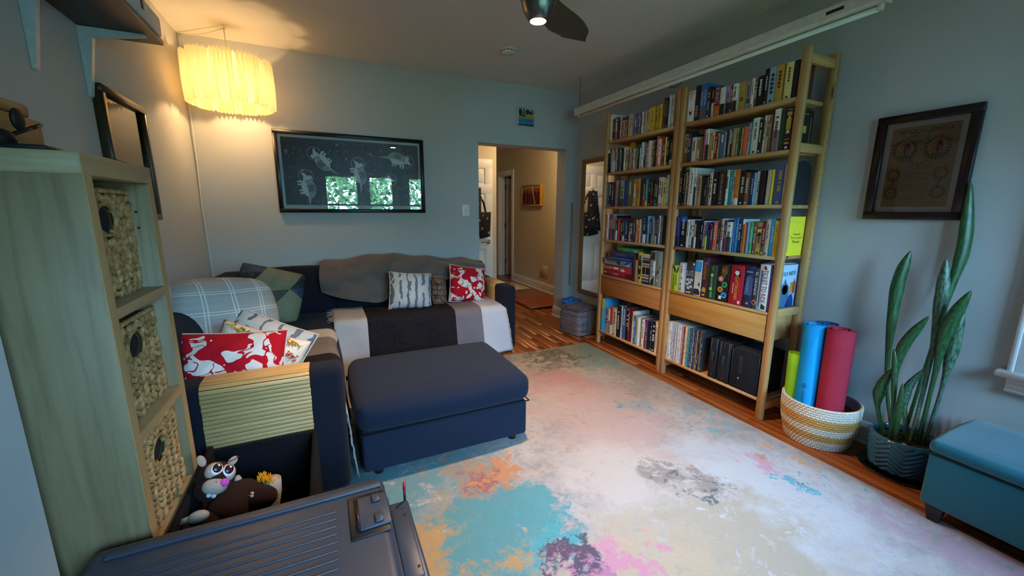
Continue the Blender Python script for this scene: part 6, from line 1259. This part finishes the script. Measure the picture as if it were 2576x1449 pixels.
# ================================================================ hall: bag on the door, painting, step board, small rug
BAGM = N('mat_floral_bag', .8); c = BAGM.co(); v_ = BAGM.vor(c, 16, 0); BAGM.base(BAGM.mix(BAGM.ramp(v_, [(.16, 1.0), (.3, 0.0)]), '141214', BAGM.mix(BAGM.noise(c, 20, 2), '8a7058', 'c2b29c'))); BAGM.bump(BAGM.noise(c, 30, 3), .4, .006); BAGM = BAGM.m
t = thing('tote_bag', 'dark floral tote bag hanging on the white hall door', 'bag', (-.6, 3.68, 1.0)); bxm, by_ = -.62, 3.70
k = MB(); k.grid(lambda u, v: (bxm-.20+.40*u+.03*(v-.5)*(u-.5), by_-.028-.05*math.sin(u*PI)*math.sin(min(1, v*1.1)*PI*.5+.2)+.0, 1.0+.33*v-.03*math.sin(u*PI)*(1-v)), 16, 12, 0, .008); k.build('bag_front', BAGM, t)
k = MB(); k.grid(lambda u, v: (bxm-.20+.40*u, by_+.012, 1.0+.33*v-.03*math.sin(u*PI)*(1-v)), 12, 8, 0, .006); k.build('bag_back', BAGM, t)
for s_ in (-1, 1): k = MB(); k.tube([(bxm+s_*.13, by_-.04, 1.32), (bxm+s_*.10, by_-.035, 1.45), (bxm+s_*.03, by_-.02, 1.60), (bxm-.09, by_-.012, 1.665)], .013, 6); k.build('strap', BAGM, t)
k = MB(); k.grid(lambda u, v: (bxm-.21+.26*u+.05*v*(1-u)*0+(.10*v)*(1-u)*1.0, by_-.065-.03*math.sin(u*PI), 1.05+.60*v-.0*u), 10, 12, 0, .01); k.build('hanging_scarf', BAGM, t)
k = MB(); k.tube([(-.71, 3.735, 1.70), (-.71, 3.70, 1.70), (-.71, 3.69, 1.665), (-.71, 3.70, 1.655)], .006, 6); k.build('door_hook', BRASS, t)
t = thing('small_painting', 'small painting of dark red trees in a yellow wood frame in the hall', 'picture', (HX1, 4.76, 1.43)); YW = wood('b8862c', 'c89a3c', '9a6c1c', 'Y', 40, .45); py0, py1, pz0, pz1 = 4.41, 5.11, 1.432, 1.790
for a_, b_ in (((py0, pz0), (py1, pz0+.02)), ((py0, pz1-.02), (py1, pz1)), ((py0, pz0+.02), (py0+.02, pz1-.02)), ((py1-.02, pz0+.02), (py1, pz1-.02))): bx('frame_bar', (HX1-.055, a_[0], a_[1]), (HX1-.002, b_[0], b_[1]), YW, t, .002, 1)
bx('canvas', (HX1-.045, py0+.022, pz0+.022), (HX1-.03, py1-.022, pz1-.022), plain('5a2420', .7, var=.3, scale=6), t); bx('painted_sky', (HX1-.0458, py0+.022, pz1-.085), (HX1-.0448, py1-.022, pz1-.022), plain('7f9a8c', .7, var=.15, scale=9), t)
k = MB()
for q in range(14): k.ell((HX1-.0455, py0+.05+q*.046, pz1-.10+.012*math.sin(q*2.3)), (.001, .04, .035), None, 10, 6)
k.build('painted_treetops', plain('a8442e', .7, var=.25, scale=14), t)
for y_, w_, c_ in ((4.50, .02, '3a1a1a'), (4.62, .014, '2c1416'), (4.86, .03, '3a1c1c'), (5.0, .02, '2c1416'), (4.94, .012, '6a4a4a')): bx('painted_trunk', (HX1-.0466, y_, pz0+.024), (HX1-.0452, y_+w_, pz1-.11), plain(c_, .7), t)
k = MB(); k.tube([(HX1-.0468, 4.70, pz1-.03), (HX1-.0468, 4.675, pz1-.15), (HX1-.0468, 4.60, pz0+.03)], .006, 5); k.build('painted_pale_trunk', plain('d2cfc6', .7), t)
STP = wood('8a3c1c', '9c4a26', '6a2a12', 'X', 40, .35, .2)
t = thing('wooden_step', 'low reddish wooden step board on the hall floor', 'step', (.38, 3.6, 0)); sl = Matrix.Translation((.36, 3.55, 0)) @ Matrix.Rotation(-.04, 4, 'Z')
for q in range(5):
    k = MB(); k.box((-.36, -.32+q*.13, .022), (.44, -.195+q*.13, .042), .003, 1, 0, sl); k.build('board', STP, t)
for x_ in (-.34, .06, .40): k = MB(); k.box((x_-.02, -.31, .001), (x_+.02, .32, .022), 0, 1, 0, sl); k.build('batten', STP, t)
n = N('mat_hall_mat', .95); c = n.co(); n.base(n.mix(n.ramp(n.vor(c, 14, 0), [(.25, 1.0), (.35, 0.0)]), 'cfc6b4', '9a5a44')); t = thing('door_mat', 'small pale patterned mat on the hall floor', 'mat', (.45, 4.95, 0)); bx('pile', (.18, 4.62, .0005), (.72, 5.35, .008), n.m, t, .002, 1); k = MB(); k.tube([(.18, 4.62, .005), (.72, 4.62, .005), (.72, 5.35, .005), (.18, 5.35, .005)], .004, 5, True); k.build('binding', fabric('b9b0a0', 'cfc6b6'), t)

# ================================================================ HOME tile over the doorway
t = thing('home_tile', 'small painted HOME plaque with palm trees above the doorway', 'plaque', (-.40, YB, 2.26)); hx0, hx1, hz0, hz1 = -.507, -.300, 2.262, 2.455; hy = YB-.024
bx('panel', (hx0, hy, hz0), (hx1, YB-.001, hz1), plain('b9c2b0', .5), t, .003, 1)
def hp(nm, pts, col, d=.0008):
    k = MB(); k.poly([(hx0+(hx1-hx0)*u, hy-d, hz0+(hz1-hz0)*v) for u, v in pts], (0, .0009, 0)); return k.build(nm, plain(col, .5), t)
hp('painted_sky', rect(.06, .55, .99, .99), '9db39a'); hp('painted_sand', [(.06, .48), (.4, .42), (.99, .42), (.99, .60), (.6, .60), (.06, .56)], 'b8901c', .0012); hp('painted_sea', [(.06, .12), (.99, .12), (.99, .44), (.75, .46), (.5, .42), (.3, .48), (.06, .47)], '3f8aa6', .0016); hp('painted_deep_sea', rect(.06, .03, .99, .12), '142f66', .0016)
hp('palm_trunk', [(.28, .5), (.5, .48), (.42, .75), (.42, .97), (.34, .97), (.34, .75)], '5c4038', .0020); hp('palm_leaves', [(.1, .55), (.08, .85), (.16, .94), (.25, .9), (.3, .72), (.26, .52)], '22301c', .0020); hp('palm_leaves', [(.46, .8), (.55, .92), (.68, .9), (.72, .78), (.8, .88), (.86, .72), (.84, .62), (.7, .68), (.58, .62), (.5, .66)], '1f3024', .0020); hp('palm_leaves', [(.86, .92), (.93, .9), (.94, .66), (.88, .64)], '1a3020', .0020)
text('HOME', ((hx0+hx1)/2+.004, hy-.0022, hz0+.055), (1, 0, 0), (0, 0, 1), .165, .034, plain('1d4a50', .5), t, 'painted_lettering')
# ================================================================ armadillos-in-space print
BLK = plain('0f0e10', .35); pz0, pz1 = 1.3235, 2.031; px0, px1 = -2.846, -1.547
t, q = framed('space_print', 'long black framed print of armadillos floating in starry space', ('y', YB, -1), px0, px1, pz0, pz1, .036, .034, BLK, -1)
MATW = plain('c6c4bc', .6, var=.02); q('white_border', px0+.034, px1-.034, pz0+.034, pz1-.034, .006, .010, MATW)
n = N('mat_space', .4, 0, .5); c = n.co(); f = n.noise(c, 4.5, 5, .7); g_ = n.noise(c, 90, 2, .7); cl = n.ramp(f, [(.5, 0.0), (.72, 1.0)]); n.base(n.mix(n.math('MULTIPLY', n.math('MULTIPLY', cl, n.ramp(g_, [(.5, 0.0), (.62, 1.0)])), .55), '121416', '9a9384')); SPC = n.m
sx0, sx1, sz0, sz1 = px0+.056, px1-.052, pz0+.068, pz1-.056; q('print', sx0, sx1, sz0, sz1, .009, .0112, SPC); pr_y = YB-.0114
q('glass', px0+.034, px1-.034, pz0+.034, pz1-.034, .022, .024, glassy('ffffff', .01, 'mat_print_glass', .015))
PW_, PH_ = sx1-sx0, sz1-sz0; ART = plain('dedacd', .5, var=.03)
def P2(u, v, d=.0): return (sx0+PW_*u, pr_y-d, sz0+PH_*v)
k = MB(); SR = random.Random(5)
for i in range(420):
    u, v = SR.uniform(.015, .985), SR.uniform(.03, .97); r_ = SR.choice((.0018, .0022, .003, .0042)); x_, y_, z_ = P2(u, v, .0003); k.poly([(x_-r_, y_, z_), (x_, y_, z_-r_*.8), (x_+r_, y_, z_), (x_, y_, z_+r_*.8)])
stuff(k.build('stars', ART, t, False))
for c_, L_ in (('2ca83a', 12), ('3048d0', 12), ('c8a040', 8), ('c03048', 8)):
    k = MB()
    for i in range(L_): u, v = SR.uniform(.04, .97), SR.uniform(.3, .97); x_, y_, z_ = P2(u, v, .0004); r_ = .0055; k.poly([(x_+r_*math.cos(a_*PI/3), y_, z_+r_*math.sin(a_*PI/3)) for a_ in range(6)])
    stuff(k.build('holographic_stars', plain(c_, .3, .3), t, False))
for u, v in ((.03, .80), (.38, .93), (.13, .52), (.44, .72), (.92, .06), (.62, .82)):
    k = MB()
    for a_ in (.7, 2.3): x_, y_, z_ = P2(u, v, .0005); k.poly([(x_-.022*math.cos(a_), y_, z_-.022*math.sin(a_)), (x_+.002*math.sin(a_), y_, z_-.002*math.cos(a_)), (x_+.022*math.cos(a_), y_, z_+.022*math.sin(a_)), (x_-.002*math.sin(a_), y_, z_+.002*math.cos(a_))])
    k.build('sparkle', ART, t, False)
def armadillo(u, v, L_, rot, flip, helm):
    """banded armadillo with a bubble helmet; local x = tail to head"""
    cx_, _, cz_ = P2(u, v); ca, sa = math.cos(rot), math.sin(rot)
    def W(x_, z_, d=.0010): x_, z_ = x_*L_, z_*L_*(-1 if flip else 1); return (cx_+x_*ca-z_*sa, pr_y-d, cz_+x_*sa+z_*ca)
    k = MB()
    # belly, head, ears, legs, tail
    k.poly([W(*p) for p in ((-.40, -.05), (-.2, -.22), (.1, -.24), (.32, -.16), (.40, -.05), (.2, -.02), (-.1, .0))])
    k.poly([W(*p, .0013) for p in ((.33, .10), (.45, .16), (.56, .08), (.70, -.06), (.66, -.10), (.52, -.06), (.38, -.10))])
    for ex in (.40, .48): k.poly([W(*p, .0016) for p in ((ex, .13), (ex-.05, .24), (ex-.01, .29), (ex+.05, .22), (ex+.05, .13))])
    for lx_, sg in ((-.22, -1), (-.10, -1), (.16, -1), (.28, -1)): k.poly([W(*p, .0014) for p in ((lx_, -.16), (lx_+.02, -.34), (lx_+.08, -.37), (lx_+.09, -.32), (lx_+.09, -.16))])
    for i in range(13):
        x_ = -.42-.035*i; z_ = -.04-.9*(i/13)**2*.16; h_ = .055*(1-i/14); k.poly([W(*p) for p in ((x_, z_-h_), (x_+.022, z_-h_), (x_+.022, z_+h_), (x_, z_+h_))])
    # shell: rows of plates following arcs
    for r_ in range(9):
        for s_ in range(22):
            x_ = -.42+.84*(s_+.5)/22; top = .33*math.sqrt(max(0, 1-(x_/.44)**2)); z_ = -.04+(top)*(r_+.7)/9
            if top*(1/9) < .012: continue
            band = -.16 < x_ < .14
            w2, h2 = (.013, top/9*.33) if not band else (.009, top/9*.48)
            if band and s_ % 2: continue
            k.poly([W(*p, .0012) for p in ((x_-w2, z_-h2), (x_+w2, z_-h2), (x_+w2, z_+h2), (x_-w2, z_+h2))])
    R1, R2 = helm*1.0, helm*.955; n_ = 36
    for i in range(n_):
        a_, b_ = 2*PI*i/n_, 2*PI*(i+1)/n_; hx_, hz_ = .50, .05
        k.poly([W(hx_+R1*math.cos(a_), hz_+R1*math.sin(a_), .0018), W(hx_+R1*math.cos(b_), hz_+R1*math.sin(b_), .0018), W(hx_+R2*math.cos(b_), hz_+R2*math.sin(b_), .0018), W(hx_+R2*math.cos(a_), hz_+R2*math.sin(a_), .0018)])
    for i in range(30):      # outline of the shell
        a_, b_ = PI*i/30, PI*(i+1)/30; k.poly([W(.44*math.cos(a_), -.04+.34*math.sin(a_)), W(.44*math.cos(b_), -.04+.34*math.sin(b_)), W(.455*math.cos(b_), -.04+.355*math.sin(b_)), W(.455*math.cos(a_), -.04+.355*math.sin(a_))])
    return k.build('armadillo_drawing', ART, t, False)
armadillo(.155, .255, .205, 1.75, True, .30); armadillo(.275, .66, .195, 2.25, False, .30); armadillo(.53, .48, .20, 1.75, True, .30); armadillo(.70, .36, .185, .35, False, .30); armadillo(.83, .76, .20, -.25, False, .30)
# ================================================================ framed illuminated page on the right wall
MAH = plain('1c0d0e', .35, var=.15, scale=12); ry0, ry1, rz0, rz1 = -.632, -.236, 1.314, 1.855
t, q = framed('illuminated_page', 'dark framed tan page with painted wreaths, beside the bookcase', ('x', XR, -1), ry0, ry1, rz0, rz1, .028, .040, MAH, -1)
q('white_border', ry0+.04, ry1-.04, rz0+.04, rz1-.04, .005, .009, plain('d2d6da', .6, var=.01)); PAP = plain('a98d66', .7, var=.06, scale=15); iy0, iy1, iz0, iz1 = ry0+.067, ry1-.067, rz0+.067, rz1-.067
q('page', iy0, iy1, iz0, iz1, .008, .0105, PAP); q('glass', ry0+.04, ry1-.04, rz0+.04, rz1-.04, .018, .020, PICGLASS)
xw = XR-.0108; LF, LF2, GLD, MRN, INKB = plain('3a4232', .6), plain('5a5a36', .6), plain('a8842c', .6), plain('7c3448', .6), plain('5c4632', .7)
def P3(u, v, d=0): return (xw-d, iy1-(iy1-iy0)*u, iz0+(iz1-iz0)*v)      # u: left to right as seen
def leafs(name, items, mat, d=.0004):
    k = MB()
    for u, v, a_, l_ in items:
        ca, sa = math.cos(a_), math.sin(a_); k.poly([P3(u+(x_*ca-y_*sa)*1.45, v+(x_*sa+y_*ca), d) for x_, y_ in ((0, 0), (l_*.5, l_*.2), (l_, 0), (l_*.5, -l_*.2))])
    return stuff(k.build(name, mat, t, False))
def ring_(cu_, cv, ru, rv, n_, l_, a0=0, a1=2*PI):
    out = []
    for i in range(n_):
        a_ = a0+(a1-a0)*i/n_
        for s_ in (-.55, .6): out.append((cu_+ru*math.cos(a_), cv+rv*math.sin(a_), a_+PI/2+s_, l_))
    return out
leafs('painted_wreath', ring_(.24, .72, .17, .125, 22, .042), LF); leafs('painted_wreath', ring_(.72, .72, .17, .125, 22, .042), LF); leafs('painted_wreath', ring_(.13, .41, .09, .065, 13, .034), LF); leafs('painted_wreath', ring_(.84, .41, .09, .065, 13, .034), LF); leafs('painted_wreath', ring_(.13, .18, .09, .065, 13, .034), LF); leafs('painted_wreath', ring_(.84, .18, .09, .065, 13, .034), LF)
leafs('painted_spray', [(.48+.1*math.cos(a_), .62+.07*math.sin(a_), a_, .05) for a_ in [2*PI*i/12 for i in range(12)]]+[(.48+.06*math.cos(a_), .88+.04*math.sin(a_), a_, .05) for a_ in [2*PI*i/10 for i in range(10)]], LF2); leafs('painted_vine', [(.13+.02*math.sin(i), .33-i*.012, 1.2+(i % 2)*2, .03) for i in range(8)]+[(.84+.02*math.sin(i), .33-i*.012, 1.2+(i % 2)*2, .03) for i in range(8)], LF)
def oval(nm, cu_, cv, ru, rv, mat, d): k = MB(); k.poly([P3(cu_+ru*math.cos(2*PI*i/18), cv+rv*math.sin(2*PI*i/18), d) for i in range(18)], (.0003, 0, 0)); k.build(nm, mat, t)
for cu_ in (.24, .72):
    oval('painted_oval', cu_, .72, .085, .095, GLD, .0006); oval('painted_figure', cu_+.03, .725, .045, .08, MRN, .0009); oval('painted_figure', cu_+.05, .69, .03, .05, plain('9a6a70', .6), .0012); oval('painted_grass', cu_, .635, .08, .016, LF2, .0009)
for cu_, cv in ((.13, .41), (.84, .41), (.13, .18), (.84, .18), (.48, .875)): oval('painted_flower', cu_, cv, .035, .026, GLD, .0006)
k = MB()
for v in (.955, .93):
    for u0, u1 in ((.1, .38), (.58, .9)):
        for i in range(9):
            if hash01(i, v, u0) < .15: continue
            uu = u0+(u1-u0)*i/9; k.poly([P3(uu, v-.008, .0004), P3(uu+(u1-u0)/13, v-.008, .0004), P3(uu+(u1-u0)/13, v+.008, .0004), P3(uu, v+.008, .0004)])
for v in [.53, .51, .49, .47, .42, .40, .38, .36, .34, .29, .27, .25, .23, .21, .15, .13, .11, .09]:
    uu = .27+.05*hash01(v); end = .70-.06*hash01(v, 2)
    while uu < end: w_ = .012+.03*hash01(uu, v); k.poly([P3(uu, v-.0025, .0004), P3(uu+w_, v-.0025, .0004), P3(uu+w_, v+.0025, .0004), P3(uu, v+.0025, .0004)]); uu += w_+.010
stuff(k.build('hand_lettering', INKB, t, False))

flush_texts()
